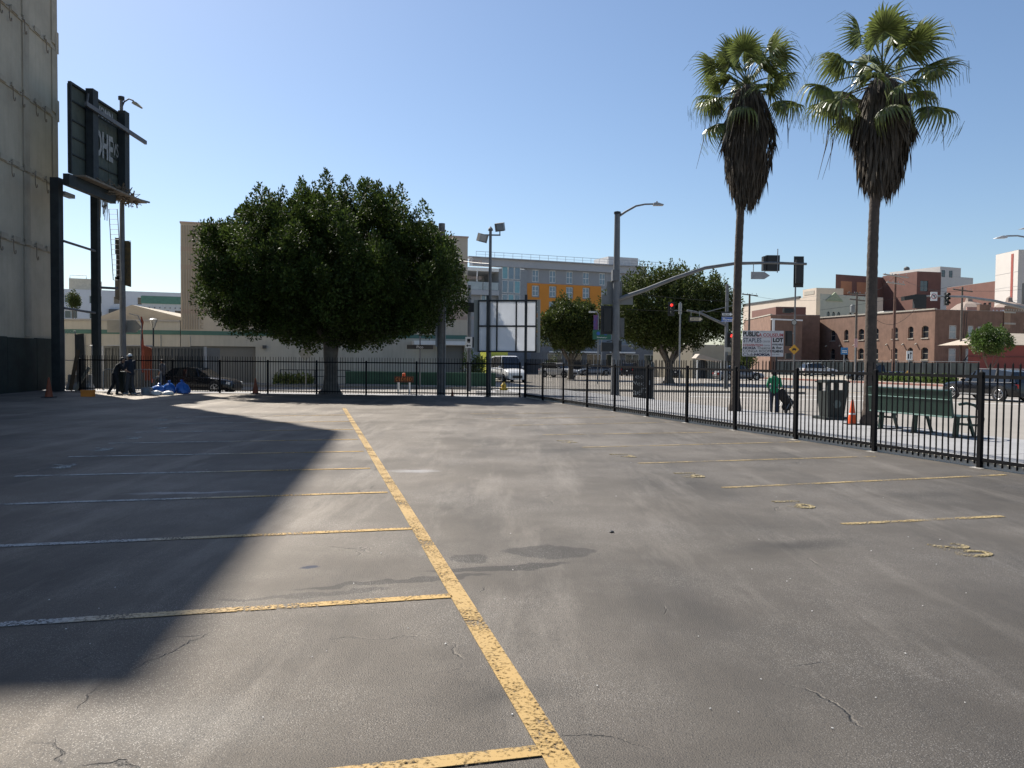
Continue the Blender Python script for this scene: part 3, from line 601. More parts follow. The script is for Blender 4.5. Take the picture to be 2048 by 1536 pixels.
# roof pieces behind the brick warehouse
t = thing('roof_pavilion', 'pale hipped roof lantern behind the brick warehouse parapet', 'roof', col(1800,150,HB-1))
MB().prism([(-4,0),(-3.2,2.0),(3.2,2.2),(5.5,0)], 0, 5).build('roof', M('roof_grey_pale', (.42,.40,.36), .85, 0, .1, .6), t); MB().box(-1,1,-.2,0,.1,1.2).build('hatch', dfr, t)
t = thing('graffiti_parapet', 'pinkish rooftop wall covered in white graffiti letters', 'wall', col(1972,150,HB-1.5)); MB().box(-3.8,3.8,0,.3,0,3.4).build('wall', M('pink_wall', (.40,.24,.20), .9), t)
text('SLOANE', t, (.8,-.03,2.0), 1.9, M('graffiti_white', (.6,.62,.64), .7), 5.2, 'graffiti', bold=.03)
for px, nm in ((1755+180,'rooftop cupola with a dark finial left of the white tower'),(2015,'wide rooftop cupola under the white tower')):
    t = thing('roof_cupola', nm, 'cupola', col(px,158,HB-1)); MB().lathe([(3.6,0),(3.6,2.5),(4.0,2.6),(2.2,4.0),(.7,4.5),(.5,5.3),(.1,5.6)], 8).build('roof', M('cupola_brown', (.28,.22,.18), .85), t)
# ------------------------------------------------------------------ vegetation
def leaf_object(name, P, D, N, size, mat, parent, asp=.55, fold=.25):
    """one rhombic leaf per row: P base, D growth direction, N leaf normal"""
    D = D/np.linalg.norm(D,axis=1,keepdims=True); S = np.cross(D, N); S /= (np.linalg.norm(S,axis=1,keepdims=True)+1e-9); U = np.cross(S, D)
    n = len(P); sz = size[:,None]; mid = P+D*sz*.5
    V = np.stack([P, mid+S*sz*asp*.5+U*sz*fold*.3, P+D*sz, mid-S*sz*asp*.5+U*sz*fold*.3], 1).reshape(-1,3)
    me = bpy.data.meshes.new(name); me.vertices.add(4*n); me.vertices.foreach_set('co', V.astype(np.float32).ravel())
    me.loops.add(4*n); me.loops.foreach_set('vertex_index', np.arange(4*n, dtype=np.int32)); me.polygons.add(n)
    me.polygons.foreach_set('loop_start', np.arange(0,4*n,4, dtype=np.int32)); me.polygons.foreach_set('loop_total', np.full(n,4,dtype=np.int32))
    me.update(); me.validate(); me.materials.append(mat); o = inst(name, me, parent, kind='stuff'); return o
def rdir(rg, n):
    v = rg.normal(size=(n,3)); return v/np.linalg.norm(v,axis=1,keepdims=True)
def ficus(name, label, loc, c, rx, ry, up, dn, trunk, mat, bark, seed, nclump, nleaf, leaf, cr=.75, spike=1.0, limbs=9, group=None):
    rg = np.random.default_rng(seed); t = thing(name, label, 'tree', loc, 0, group); C = np.array(c)
    # trunk with root flare and limbs
    th, r0 = trunk; ph = [(1,0,0)]
    MB().tube([(0,0,-.1),(0,0,.05),(.02,.0,.25),(.0,.02,.6),(.03,0,1.1),(.0,0,1.7),(.04,0,th)], [r0*2.0,r0*1.75,r0*1.25,r0*1.05,r0,r0*1.05,r0*1.25], 14).build('trunk', bark, t, smooth=True)
    lm = MB()
    for k in range(limbs):
        a = 2*math.pi*k/limbs+rg.uniform(-.3,.3); e = rg.uniform(.35,.8); ex = C+np.array([rx*math.cos(a)*e, ry*math.sin(a)*e, up*rg.uniform(-.1,.7)])
        s = np.array([math.cos(a)*r0*.3, math.sin(a)*r0*.3, th-.3]); m1 = s*.55+ex*.45+np.array([0,0,-.35])
        lm.tube([s, s*.8+m1*.2+np.array([0,0,.15]), m1, ex], [r0*.55, r0*.5, r0*.3, r0*.08], 7)
    lm.build('limbs', bark, t, smooth=True)
    P = []; D = []; N = []
    for k in range(nclump):
        v = rg.normal(size=3); v /= np.linalg.norm(v); f = (.45+.55*rg.random()**.45) if k > nclump*.12 else rg.random()*.6
        lump = 1+.05*math.sin(3*math.atan2(v[1],v[0])+seed)+.07*math.sin(7*math.atan2(v[1],v[0])+2*seed)
        q = C+np.array([v[0]*rx*f*lump, v[1]*ry*f*lump, v[2]*(up if v[2] > 0 else dn)*f])
        top = max(0, v[2])*f
        R = cr*rg.uniform(.65,1.25); Hh = R*(1.25+1.1*spike*top*rg.random())
        n = int(nleaf*rg.uniform(.7,1.3)); d = rdir(rg, n); rr = rg.random(n)**.4
        zc = d[:,2]; taper = np.where(zc > 0, 1-.65*zc*rr*min(1,top*1.4), 1)
        p = q+np.stack([d[:,0]*rr*R*taper, d[:,1]*rr*R*taper, zc*rr*Hh], 1); P.append(p)
        dd = d*.8+rdir(rg,n)*.7+np.array([0,0,.35]); D.append(dd); N.append(rdir(rg,n)+np.array([0,0,.8])+d*.4)
    P = np.concatenate(P); D = np.concatenate(D); N = np.concatenate(N)
    leaf_object('crown', P, D, N, leaf*rg.uniform(.7,1.35,len(P)), mat, t); return t
bark = M('ficus_bark', (.135,.115,.095), .9, 0, .3, 4, bump=.4, bscale=22)
leafm = M('ficus_leaf', (.05,.075,.015), .6, 0, .4, .8, trans=.3, island=.5, spec=.22)
leaf2 = M('ficus_leaf_street', (.06,.078,.019), .6, 0, .4, .5, trans=.28, island=.45, spec=.22)
q = gr(661,787); s41 = F/q.y
ficus('ficus_tree', 'large round ficus tree with dense dark crown by the far fence', q, (-.0,.6,zat(661,572,q.y)), 6.25, 5.0, 4.75, 2.6, (2.7,.31), leafm, bark, 3, 740, 400, .135, .50, 1.0)
pz = ZS
q = col(1142,82,pz); ficus('ficus_tree', 'smaller round street ficus in front of the orange apartments', q, (0,0,zat(1142,655,82)-pz), 3.1, 3.0, 2.6, 2.3, (1.7,.26), leaf2, bark, 5, 300, 120, .22, .58, .8, 7)
q = col(1338,72,pz); ficus('ficus_tree', 'tall wide street ficus behind the traffic signal mast', q, (-.0,0,zat(1338,625,72)-pz), 6.0, 4.6, 3.5, 3.1, (1.9,.34), leaf2, bark, 9, 620, 130, .22, .66, 1.5, 9)
q = col(1450,96,pz); ficus('shrub_tree', 'small yellow-green shrub tree right of the tan building', q, (0,0,2.0), 1.5,1.5,1.6,1.3, (.9,.1), M('lime_leaf', (.10,.14,.03), .5, 0, .3, 1, trans=.3, island=.4), bark, 12, 40, 110, .22, .55, .6, 5)
q = col(1487,104,pz); ficus('shrub_tree', 'pale green slender tree just left of the parking sign', q, (0,0,2.8), 1.3,1.3,2.2,1.8, (1.0,.1), M('lime_leaf'), bark, 13, 40, 110, .24, .6, .6, 5)
q = col(1980,76,-.18); ficus('young_tree', 'young bright green round tree in front of the red shop', q, (0,0,zat(1980,684,76)+.18), 1.72,1.6,1.35,1.0, (1.2,.07), M('young_leaf', (.075,.125,.025), .5, 0, .3, 1, trans=.3, island=.4), bark, 15, 85, 110, .19, .42, 1.0, 7)
q = col(149,132,-.4); ficus('conifer_tree', 'dark conical tree in front of the white apartments', q, (0,0,zat(149,602,132)+.4), .75,.75,1.5,1.1, (4,.18), leaf2, bark, 17, 26, 90, .24, .5, 1.6, 5)
q = col(1105,96,pz); ficus('clipped_shrub', 'small dark clipped shrub beside the white sport utility car', q, (0,0,1.15), .9,.9,.9,.7, (.4,.08), leaf2, bark, 18, 14, 90, .2, .4, .4, 4)
q = gr(947,768,ZS); q = col(945,56,-.2); ficus('clipped_shrub', 'light green bush under the transit arrow sign', q, (0,0,1.0), .9,.8,1.1,.8, (.4,.06), M('lime_leaf'), bark, 19, 16, 90, .17, .38, .6, 4)
# low hedge and weeds
def tufts(name, label, cat, A, B, wd, h, n, mat, seed, leaf=.2):
    rg = np.random.default_rng(seed); u = rg.random(n); A = np.array(A); B = np.array(B); t = B-A; s = np.array([-t[1],t[0],0]); s = s/np.linalg.norm(s)
    hh = h*(.55+.45*np.sin(u*23+seed)**2); P = A+u[:,None]*t+s*((rg.random(n)-.5)*wd)[:,None]+np.stack([0*u,0*u,rg.random(n)*hh],1); D = rdir(rg,n)+np.array([0,0,1.1])
    o = leaf_object(name, P-A, D, rdir(rg,n), leaf*rg.uniform(.6,1.4,n), mat, None); o.location = A; tag(o, label, cat); return o
hg = M('hedge_leaf', (.10,.15,.035), .55, 0, .35, 1.2, trans=.3, island=.4)
tufts('low_hedge', 'long low light-green verge of shrubs along the far kerb of the street', 'hedge', gr(1765,762,-.18), gr(1905,768,-.18), 1.6, .75, 5200, hg, 2, .22)
tufts('weeds', 'yellow-green weeds growing along the foot of the warehouse wall', 'weeds', col(548,55.5,-.2), col(626,55.8,-.2), .6, .75, 900, M('weed_leaf', (.17,.19,.05), .6, 0, .3, 1, trans=.3, island=.4), 3, .2)
# ------------------------------------------------------------------ palms
frond_m = M('palm_frond', (.115,.142,.038), .36, 0, .4, 1.5, trans=.34, island=.4, spec=.6); dead_m = M('dead_frond', (.085,.068,.05), .85, 0, .4, 3, trans=.1, island=.45); stalk_m = M('palm_stalk', (.17,.15,.06), .5, 0, .3, 3)
palm_b = M('palm_bark', (.075,.058,.046), .9, 0, .3, 5, bump=.8, bscale=18)
def frond_mesh(seed, R=1.0, plen=1.05, droop=.5, nseg=34):
    """petiole from the origin along +x curving down, costapalmate fan at its end"""
    rg = np.random.default_rng(seed); m = MB(); pts = [Vector((plen*k/5, 0, .10*math.sin(k/5*2.2)-droop*.28*(k/5)**2)) for k in range(6)]
    m.tube(pts, [.026,.022,.019,.017,.015,.013], 5)
    c = pts[-1]; d0 = (pts[-1]-pts[-2]).normalized()
    for k in range(nseg):
        a = (k/(nseg-1)-.5)*rad(255); ln = R*(.62+.38*math.cos(a*.55))*rg.uniform(.88,1.08); sag = droop*(.55+.5*abs(math.sin(a)))*rg.uniform(.7,1.4)
        dr = Vector((math.cos(a), math.sin(a), .22*math.cos(a*1.5)-.1)); prev = None; sd = Vector((-math.sin(a), math.cos(a), .35*(1 if k % 2 else -1))).normalized()
        for j in range(6):
            q = j/5; p = c+dr*ln*q; tail = max(0, q-.45)/.55
            p = p+Vector((0,0,-sag*(.18*q*q+.52*tail*tail)*ln)) - dr*(tail*tail*sag*.22*ln); wd = (.012+.036*math.sin(min(1,q*1.9)*math.pi*.5)) * (1 if q < .5 else max(.06,1-(q-.5)*1.9))*R
            cur = (p-sd*wd, p+sd*wd)
            if prev: m.quad(prev[0], prev[1], cur[1], cur[0])
            prev = cur
        if rg.random() < .4:
            e = c+dr*ln*.93+Vector((0,0,-sag*.55*ln)); m.quad(e, e+Vector((.008,0,0)), e+Vector((.01,.0,-.28*rg.random()-.1)), e+Vector((0,0,-.3*rg.random()-.1)))
    return m
FM = [frond_mesh(s, R=.82, droop=dr, plen=1.0+.08*s).mesh('frond', frond_m, True) for s, dr in ((1,.35),(2,.6),(3,.9),(4,1.2))]
def palm(label, base, top, lean, r0, r1, sk_len, sk_r, nf, seed, fs=1.0, spec=()):
    rg = np.random.default_rng(seed); t = thing('fan_palm', label, 'palm tree', base); T = Vector((lean[0], lean[1], top)); n = 84; pts = []; rs = []
    for k in range(n+1):
        q = k/n; pts.append(Vector((lean[0]*q+.05*math.sin(q*5+seed), lean[1]*q, top*q))); rs.append((r0*1.5-r0*.5*min(1,q/.05) if q < .05 else r0+(r1-r0)*q)*(1+(.05 if k % 2 else -.03)*(.6+.4*math.sin(k*1.7))))
    MB().tube(pts, rs, 14).build('trunk', palm_b, t, smooth=True)
    # skirt of dead fronds: hanging strips around a spindle, and fibre core
    core = MB().tube([T+Vector((0,0,-sk_len*q)) for q in (0,.12,.3,.5,.7,.85,.97)], [r1*1.2,sk_r*.55,sk_r*.8,sk_r*.88,sk_r*.72,sk_r*.55,r1*1.15], 14); core.build('skirt_core', dead_m, t, smooth=True)
    N = 2600; u = rg.random(N); a = rg.random(N)*6.283; prof = np.interp(u, [0,.1,.25,.45,.62,.78,.9,1], [.35,.62,.86,1,.97,.8,.62,.35])*sk_r*(1+.12*np.sin(a*3+seed)); ln = rg.uniform(.35,1.0,N)*.8
    P = np.stack([T.x+np.cos(a)*prof, T.y+np.sin(a)*prof, T.z-sk_len*u*.93], 1); D = np.stack([np.cos(a)*.16*(u < .5)-np.cos(a)*.12*(u > .5), np.sin(a)*.16*(u < .5)-np.sin(a)*.12*(u > .5), -np.ones(N)], 1)+rg.normal(size=(N,3))*.10
    leaf_object('skirt', P, D, np.stack([np.cos(a),np.sin(a),0*a],1)+rg.normal(size=(N,3))*.5, ln, dead_m, t, .085, .1)
    # living fronds, each its own part
    for k in range(nf):
        q = k/nf; az = k*2.39996+rg.uniform(-.25,.25); el = 1.35-1.95*q**.8+rg.uniform(-.12,.12); dr = 0 if q < .2 else (1 if q < .45 else (2 if q < .8 else 3))
        o = inst('frond', FM[min(3, max(0, dr+int(rg.integers(-1,2))))], t, T+Vector((0,0,.12-.35*q))); s = fs*rg.uniform(.85,1.12)*(.8 if q < .12 else 1); o.scale = (s,s,s)
        o.rotation_euler = (rg.uniform(-.5,.5), -el, az)
    for k in range(10):
        a0 = rg.random()*6.28; s0 = T+Vector((math.cos(a0)*.3, math.sin(a0)*.3, -.2)); e0 = s0+Vector((math.cos(a0)*1.0, math.sin(a0)*1.0, -.5)); e1 = e0+Vector((math.cos(a0)*.2+rg.normal()*.1, math.sin(a0)*.2, -1.1-.6*rg.random()))
        MB().tube([s0, s0*.5+e0*.5+Vector((0,0,.2)), e0, e1*.5+e0*.5+Vector((.05,0,0)), e1], [.012,.01,.008,.012,.004], 4).build('flower_stalk', dead_m, t)
    return t
b1 = gr(1467,822,.15); b2 = gr(1733,850,.15)
h1 = zat(1490,170,b1.y)-.15; h2 = zat(1762,150,b2.y)-.15
x1 = at(1494,195,b1.y).x-b1.x; x2 = at(1765,158,b2.y).x-b2.x
palm('fan palm with long narrow dead skirt, left of the two by the pavement', b1, h1, (x1,0), .135, .105, zat(1490,170,b1.y)-zat(1490,405,b1.y), .70, 31, 21, .93)
palm('fan palm with thick brown skirt and taller fronds, right of the two, behind the bench', b2, h2, (x2,0), .145, .108, zat(1762,150,b2.y)-zat(1755,375,b2.y), .60, 29, 8, .95)
# ------------------------------------------------------------------ left: billboard, lamp, junk
bbx = M('billboard_back', (.075,.09,.075), .8, 0, .35, .9, streak=.3, bump=.2, bscale=12); bstl = M('billboard_steel', (.028,.034,.036), .7, .2, .35, 2, bump=.2, bscale=15); rust = M('rusty_iron')
graf = M('graffiti_pale', (.30,.31,.31), .8, 0, .35, 5); pipe_m = M('scaffold_pipe', (.12,.12,.125), .6, .3, .2, 3)
P1 = col(116,37.6); P2 = col(193,41.3)
bd = (P2-P1).normalized(); bz = ang(P1, P2)
B0 = at(137,250,37.9); B1 = at(251,330,43.6); bz = math.atan2(B1.y-B0.y, B1.x-B0.x)
t = thing('billboard', 'derelict dark billboard seen from behind on two steel columns beside the tower', 'billboard', (B0.x, B0.y, 0), bz)
Lb = math.hypot(B1.x-B0.x, B1.y-B0.y); z0 = zat(136,345,37.9); z1 = zat(138,166,37.9)
npan = 6
for k in range(npan):
    MB().box(k*Lb/npan+.012, (k+1)*Lb/npan-.012, .0+.01*(k % 2), .06, z0, z1).build('panel', bbx, t)
MB().box(0,Lb,-.12,.02,z1,z1+.1).box(0,.08,-.12,.0,z0,z1).box(Lb-.08,Lb,-.12,.0,z0,z1).build('frame', bstl, t)
for z in (z0+.9, z0+1.7, z0+2.5, z0+3.4): MB().box(.05,Lb-.05,-.055,-.002,z,z+.07).build('stringer', bstl, t)
x1 = Lb*.30; x2 = Lb*.88
MB().box(x1-.26,x1+.26,-.42,-.06,z0-.1,z1+.25).build('upright', bstl, t); MB().box(x2-.26,x2+.26,-.42,-.06,z0-.2,z1+.2).build('upright', bstl, t)
MB().bar((.6,-.5,z1-.75),(Lb+1.1,-.62,z1-.95),.12,.2).build('cross_beam', pipe_m, t); MB().tube([(.9,-.48,z1-.2),(.75,-.48,z1-.75)], .05, 6).build('strut', pipe_m, t)
MB().box(-.6,Lb+.1,-1.1,-.1,z0-.32,z0-.24).build('catwalk', rust, t)
MB().box(-1.3,Lb*.55,-.7,-.42,z0-.85,z0-.33).build('girder', bstl, t)
MB().bar((Lb-.4,-.3,z0-.05),(Lb+2.1,-.35,z0+.12),.09).build('outrigger', pipe_m, t)
rg = np.random.default_rng(5); dm = MB()
for k in range(70):
    x = rg.uniform(Lb*.35,Lb); dm.tube([(x,rg.uniform(-1,-.1),z0-.2), (x+rg.normal()*.25,rg.uniform(-1,-.1),z0-.2+rg.uniform(-.35,.5)), (x+rg.normal()*.4,rg.uniform(-1,-.1),z0-.25+rg.uniform(-.5,.3))], rg.uniform(.012,.045), 4)
for k in range(14): x = rg.uniform(Lb*.28,Lb*.42); dm.tube([(x,-.6,z0-.2),(x+rg.normal()*.06,-.62,z0-.9),(x+rg.normal()*.1,-.6,z0-1.2-rg.random()*.8)], .018, 4)
o = dm.build('debris', M('debris', (.17,.13,.09), .9, 0, .5, 5), t); o['kind'] = 'stuff'
text('OHE', t, (Lb*.56,-.075,z0+2.1), 1.35, graf, 1.9, 'graffiti', bold=.03); text('WOMN', t, (Lb*.56,-.075,z1-.45), .55, graf, 1.9, 'graffiti', bold=.02); text('VS', t, (Lb*.78,-.075,z0+2.2), .7, graf, .6, 'graffiti')
# columns below
MB().box(-.2,.2,-.2,.2,0,z0-.33).build('column', bstl, t).location = (-.55,-.45,0)
c2 = P2; R_ = Matrix.Rotation(-bz,3,'Z') @ Vector((P2.x-B0.x, P2.y-B0.y, 0))
cl = MB().box(-.16,.16,-.18,.18,0,z0-.2).box(-.22,.22,-.24,.24,0,.04).build('column', bstl, t); cl.location = (R_.x, R_.y, 0)
R1 = Matrix.Rotation(-bz,3,'Z') @ Vector((P1.x-B0.x, P1.y-B0.y, 0)); bpy.data.objects[[o.name for o in t.children if o.name.startswith('column')][0]].location = (R1.x, R1.y, 0)
def loc(v): q = Matrix.Rotation(-bz,3,'Z') @ (v-Vector((B0.x,B0.y,0))); return q
for (a, b) in (((127,482,37.8),(190,502,41.0)),((127,616,37.8),(190,626,41.0))): MB().tube([loc(at(*a)), loc(at(*b))], .06, 6).build('brace', pipe_m, t)
MB().tube([loc(at(200,575,41.0)), loc(at(236,577,41.5))], .07, 6).build('brace', pipe_m, t)
ld = MB(); a0, a1 = loc(at(226,418,43)), loc(at(235,560,43)); 
for s in (-.14,.14): ld.tube([a0+Vector((0,s*1.6,0)), a1+Vector((0,s*1.6,0))], .022, 5)
for k in range(15): q = a0.lerp(a1, k/14.); ld.tube([q+Vector((0,-.22,0)), q+Vector((0,.22,0))], .014, 4)
ld.build('ladder', galv, t)
cg = MB(); n = 60; zt = z0-1.0
for k in range(n): cg.box(-.05,.06,-.02,.10+.05*(k % 2),k*zt/n,(k+1)*zt/n-.01)
cg.build('corrugated_edge', bstl, t).location = (R1.x+.32, R1.y-.05, 0)
MB().cbox(loc(at(134,390,38.5)), (.9,.3,.18)).build('bracket_box', M('light_grey'), t)
# street lamp with banners
b = col(246,43.2,-.1); t = thing('street_lamp', 'tall grey street lamp with two dark banners behind the billboard', 'street lamp', b); zt = zat(245,200,43.2)+.1
MB().tube([(0,0,0),(0,0,.8),(0,0,5),(0,0,zt)], [.2,.17,.15,.085], 12).build('pole', polegrey, t, smooth=True)
MB().lathe([(.16,0),(.16,.18),(.05,.2)],10,(0,0,zt)).build('cap', steel, t)
MB().tube([(0,0,zt-.45),(.15,0,zt-.1),(.4,0,zt+.06),(.62,0,zt-.02),(.72,0,zt-.14)], .04, 7).build('arm', steel, t)
MB().prism([(.6,zt-.2),(.68,zt-.08),(.86,zt-.14),(1.1,zt-.38),(1.02,zt-.42)], -.14, .14).build('luminaire', M('lamp_tan', (.36,.33,.25), .5), t)
ban = M('banner_dark', (.05,.045,.035), .8, 0, .4, 2, c2=(.02,.02,.022)); ban2 = M('banner_gold', (.12,.085,.03), .8, 0, .4, 3, c2=(.03,.028,.025))
for x0, x1, zz0, zz1, mm in ((-.33,-.1,508,560,ban),(.14,.46,481,571,ban2),(-.38,-.12,475,508,ban),(-.4,-.06,553,598,M('banner_tan', (.11,.10,.08), .8))):
    a = zat(246,zz1,43.2)+.1; c = zat(246,zz0,43.2)+.1
    MB().prism([(x0,a),(x0,c),(x1,c-.08),(x1,a-.08)], -.02, .02).build('banner', mm, t)
    MB().tube([(0,0,c-.03),(x1 if abs(x1) > abs(x0) else x0,0,c-.03)], .02, 5).build('banner_arm', steel, t)
MB().prism([(-.95,3.05),(.6,3.05),(.95,3.35),(.6,3.72),(-.95,3.72)], .2, .23).build('sign_back', M('sign_alu', (.33,.32,.29), .5, .4, .1, 2), t)
# black pedestrian lamp
b = col(307,50,-.2); t = thing('path_lamp', 'slim black post lamp with a glass cone head near the orange flag', 'street lamp', b); zt = zat(307,638,50)+.2
MB().tube([(0,0,0),(0,0,.3),(0,0,.35),(0,0,zt-.55)], [.1,.1,.055,.05], 8).build('pole', black, t, smooth=True); MB().lathe([(.07,zt-.55),(.14,zt-.35),(.24,zt-.05),(.26,zt-.03),(.2,zt),(.05,zt+.05)], 10).build('lantern', M('lantern', (.45,.43,.38), .3), t)
for k in range(4): a = k*math.pi/2; MB().tube([(.08*math.cos(a),.08*math.sin(a),zt-.53),(.25*math.cos(a),.25*math.sin(a),zt-.05)], .014, 4).build('rib', black, t)
# orange feather flag and pole
b = col(282,43,-.1); t = thing('feather_flag', 'tall dull orange feather flag on a pole behind the barricades', 'flag', b)
pts = [(0,0,0),(0,0,2.6),(.05,0,3.5),(-.15,0,3.95),(-.6,0,4.05)]; MB().tube(pts, .025, 6).build('pole', galv, t)
fl = MB()
for k in range(10):
    z = .9+k*.3; w0 = .18+.08*math.sin(k*.7); w1 = .18+.08*math.sin((k+1)*.7); z2 = z+.3
    if k == 9: w1 = .05
    fl.quad((0,.02*math.sin(k),z),(w0,.06*math.sin(k*1.3),z),(w1,.06*math.sin((k+1)*1.3),z2),(0,.02*math.sin(k+1),z2))
fl.build('flag_cloth', M('flag_orange', (.16,.04,.025), .8, 0, .25, 2, trans=.2), t)
b = col(289,42.3,-.1); t = thing('orange_board', 'upright rust-orange board standing next to the feather flag', 'board', b); MB().prism([(0,.5),(0,2.35),(.38,2.2),(.38,.5)], -.04, .04).build('board', M('board_orange', (.24,.06,.025), .8, 0, .2, 2, streak=.2), t); MB().bar((.05,0,0),(.05,0,.5),.05).bar((.33,0,0),(.33,0,.5),.05).build('leg', steel, t)
# gate, planks, container at the left end
def gpanel(label, a, b, h, seed):
    rz = ang(a,b); L = (b-a).length; t = thing('chain_link_panel', label, 'fence panel', a, rz)
    f = MB().tube([(0,0,.05),(0,0,h),(L,0,h),(L,0,.05),(0,0,.05)], .03, 6).tube([(0,0,h*.5),(L,0,h*.5)], .022, 5).build('frame', galv, t)
    m = MB(); n = int(L/.12); k2 = int(h/.12)
    for k in range(-k2, n+1):
        for s in (1,-1):
            xa = k*.12; p = []
            za, zb_ = .06, h-.02
            x0, x1 = (xa, xa+(zb_-za)) if s == 1 else (xa+(zb_-za), xa)
            # clip to panel
            t0 = 0; t1 = 1; dx = x1-x0
            for lo, hi in ((0,L),):
                ta, tb = sorted(((lo-x0)/dx, (hi-x0)/dx)); t0 = max(t0,ta); t1 = min(t1,tb)
            if t1-t0 > .02: m.bar((x0+dx*t0,0,za+(zb_-za)*t0),(x0+dx*t1,0,za+(zb_-za)*t1),.007)
    o = m.build('wire_mesh', galv, t); o['kind'] = 'stuff'; return t
gpanel('chain link gate panel with a bent frame against the tower corner', col(129,39.0,0), col(151,39.3,0), 2.9, 1)
gpanel('lower chain link panel behind the leaning planks', col(152,40.2,0), col(184,40.4,0), 2.2, 2)
wood_d = M('weathered_board', (.09,.075,.06), .9, 0, .35, 2, streak=.3)
for lab, px, Y, w_, h, tl, mt in (('dark leaning door panel beside the left billboard column',163,38.6,.42,2.75,-.09,wood_d),('narrow brown plank propped against the chain link gate',140,38.5,.16,2.0,.14,M('plank_brown',(.13,.085,.05),.9,0,.3,2)),('short pale plank lying against the gate',150,38.3,.14,1.3,.5,M('plank_pale',(.3,.26,.2),.9,0,.2,2))):
    t = thing('leaning_plank', lab, 'plank', col(px,Y,0)); o = MB().box(-w_/2,w_/2,-.03,.03,0,h).build('board', mt, t); o.rotation_euler = (rad(-6),tl,0); MB().box(-w_/2,w_/2,-.045,-.03,h*.45,h*.5).build('batten', mt, o)
t = thing('jersey_barrier', 'low grey concrete barrier block among the planks by the gate', 'barrier', col(160,38.9,0), .05); MB().prism([(-.28,0),(-.28,.18),(-.1,.35),(-.07,.75),(.07,.75),(.1,.35),(.28,.18),(.28,0)], -.55, .55).build('block', concrete, t).rotation_euler = (0,0,math.pi/2)
cm = M('container_grey', (.13,.135,.13), .7, 0, .15, 1, streak=.3); A = col(203,45.5,-.2)
t = thing('shipping_container', 'grey shipping container with pale corner posts behind the far fence at left', 'container', A, -.03); Lc = 6.0; hc = zat(230,692,45.5)+.2
for k in range(30): MB().box(.12+k*.19,.21+k*.19,.02+.03*(k % 2),.08,.12,hc-.12).build('corrugation', cm, t)
MB().box(.1,Lc-.1,.08,2.3,.05,hc-.05).build('body', M('container_dark', (.12,.125,.125), .7, 0, .15, 1), t)
MB().box(0,.12,0,.12,0,hc).box(Lc-.12,Lc,0,.12,0,hc).build('corner_post', M('light_grey'), t); MB().box(.12,Lc-.12,0,.12,hc-.12,hc).box(.12,Lc-.12,0,.12,0,.12).build('edge_beam', cm, t); MB().box(.5,2.6,-.3,.7,hc+.01,hc+.06).build('roof_sheet', M('light_grey'), t)
def barricade(label, a, b):
    rz = ang(a,b); L = (b-a).length; t = thing('crowd_barricade', label, 'barricade', a, rz, 'crowd control barricades by the far fence')
    MB().tube([(0,0,.12),(0,0,.98),(.1,0,1.08),(L-.1,0,1.08),(L,0,.98),(L,0,.12)], .022, 6).tube([(0,0,.2),(L,0,.2)], .018, 6).build('frame', galv, t)
    me = MB().tube([(0,0,.2),(0,0,1.07)], .009, 5).mesh('bar', galv)
    for k in range(1,int(L/.13)): inst('bar', me, t, (k*.13,0,0))
    MB().bar((.2,-.3,.03),(.2,.3,.03),.05,.03).bar((L-.2,-.3,.03),(L-.2,.3,.03),.05,.03).build('foot', galv, t)
barricade('steel crowd barricade directly behind the two standing people', gr(207,786), gr(262,787)); barricade('steel crowd barricade between the people and the blue bags', gr(266,787), gr(322,787.5))
# tool box, bags, cones
b = gr(176,793); t = thing('tool_case', 'small orange plastic tool case on the ground by the column', 'case', b)
MB().box(-.24,.24,-.12,.12,0,.2).build('base', M('case_orange', (.62,.2,.02), .5), t); MB().box(-.25,.25,-.13,.13,.203,.27).build('lid', M('case_orange'), t); MB().tube([(-.1,0,.27),(-.09,0,.33),(.09,0,.33),(.1,0,.27)], .015, 6).build('handle', black, t)
def bag(label, px, py, w_, d, h, mat, seed, tie=True):
    rg = np.random.default_rng(seed); t = thing('rubbish_bag', label, 'bag', gr(px,py)); m = MB(); n = 22; pr = []
    prof = [(.55,0),(.9,.04),(1.0,.22),(.93,.48),(.7,.72),(.38,.88),(.12,.95),(.10,1.0),(.2,1.1),(.14,1.13)] if tie else [(.6,0),(.95,.08),(1,.35),(.85,.7),(.5,.92),(.1,1.0)]
    vs = []; fs = []
    for i, (r, z) in enumerate(prof):
        for k in range(n):
            a = 2*math.pi*k/n; q = r*(1+.13*math.sin(3*a+seed+z*4)+.08*math.sin(7*a+z*9+seed)+rg.normal()*.045); vs.append((q*math.cos(a)*w_/2+.06*z*math.sin(seed), q*math.sin(a)*d/2, h*z*(1+rg.normal()*.015) if i else 0))
    for i in range(len(prof)-1):
        for k in range(n): fs.append((i*n+k, i*n+(k+1)%n, (i+1)*n+(k+1)%n, (i+1)*n+k))
    fs.append(tuple((len(prof)-1)*n+k for k in range(n))); m.add(vs, fs).build('sack', mat, t, smooth=True)
    if tie: MB().lathe([(.05,h*.94),(.055,h*.96),(.05,h*.99)], 8).build('tie', mat, t)
blue = M('blue_plastic', (.025,.13,.46), .28, 0, .25, 4, spec=.6, trans=.15, bump=.5, bscale=14); wpl = M('white_plastic', (.5,.5,.48), .4, 0, .15, 5, bump=.4, bscale=14)
bag('lumpy blue rubbish bag leaning left in the bag pile', 316,787.5, .75,.55,.42, blue, 2); bag('middle blue rubbish bag with a bright crumpled top', 338,787.5, .62,.5,.52, blue, 3); bag('pointed blue rubbish bag standing alone at the right of the pile', 366,787, .66,.5,.55, blue, 5)
bag('flat white carrier bag in front of the left blue bag', 313,790, .5,.35,.2, wpl, 6, False); bag('flat whitish sack in front of the middle blue bag', 335,790, .52,.35,.18, wpl, 8, False)
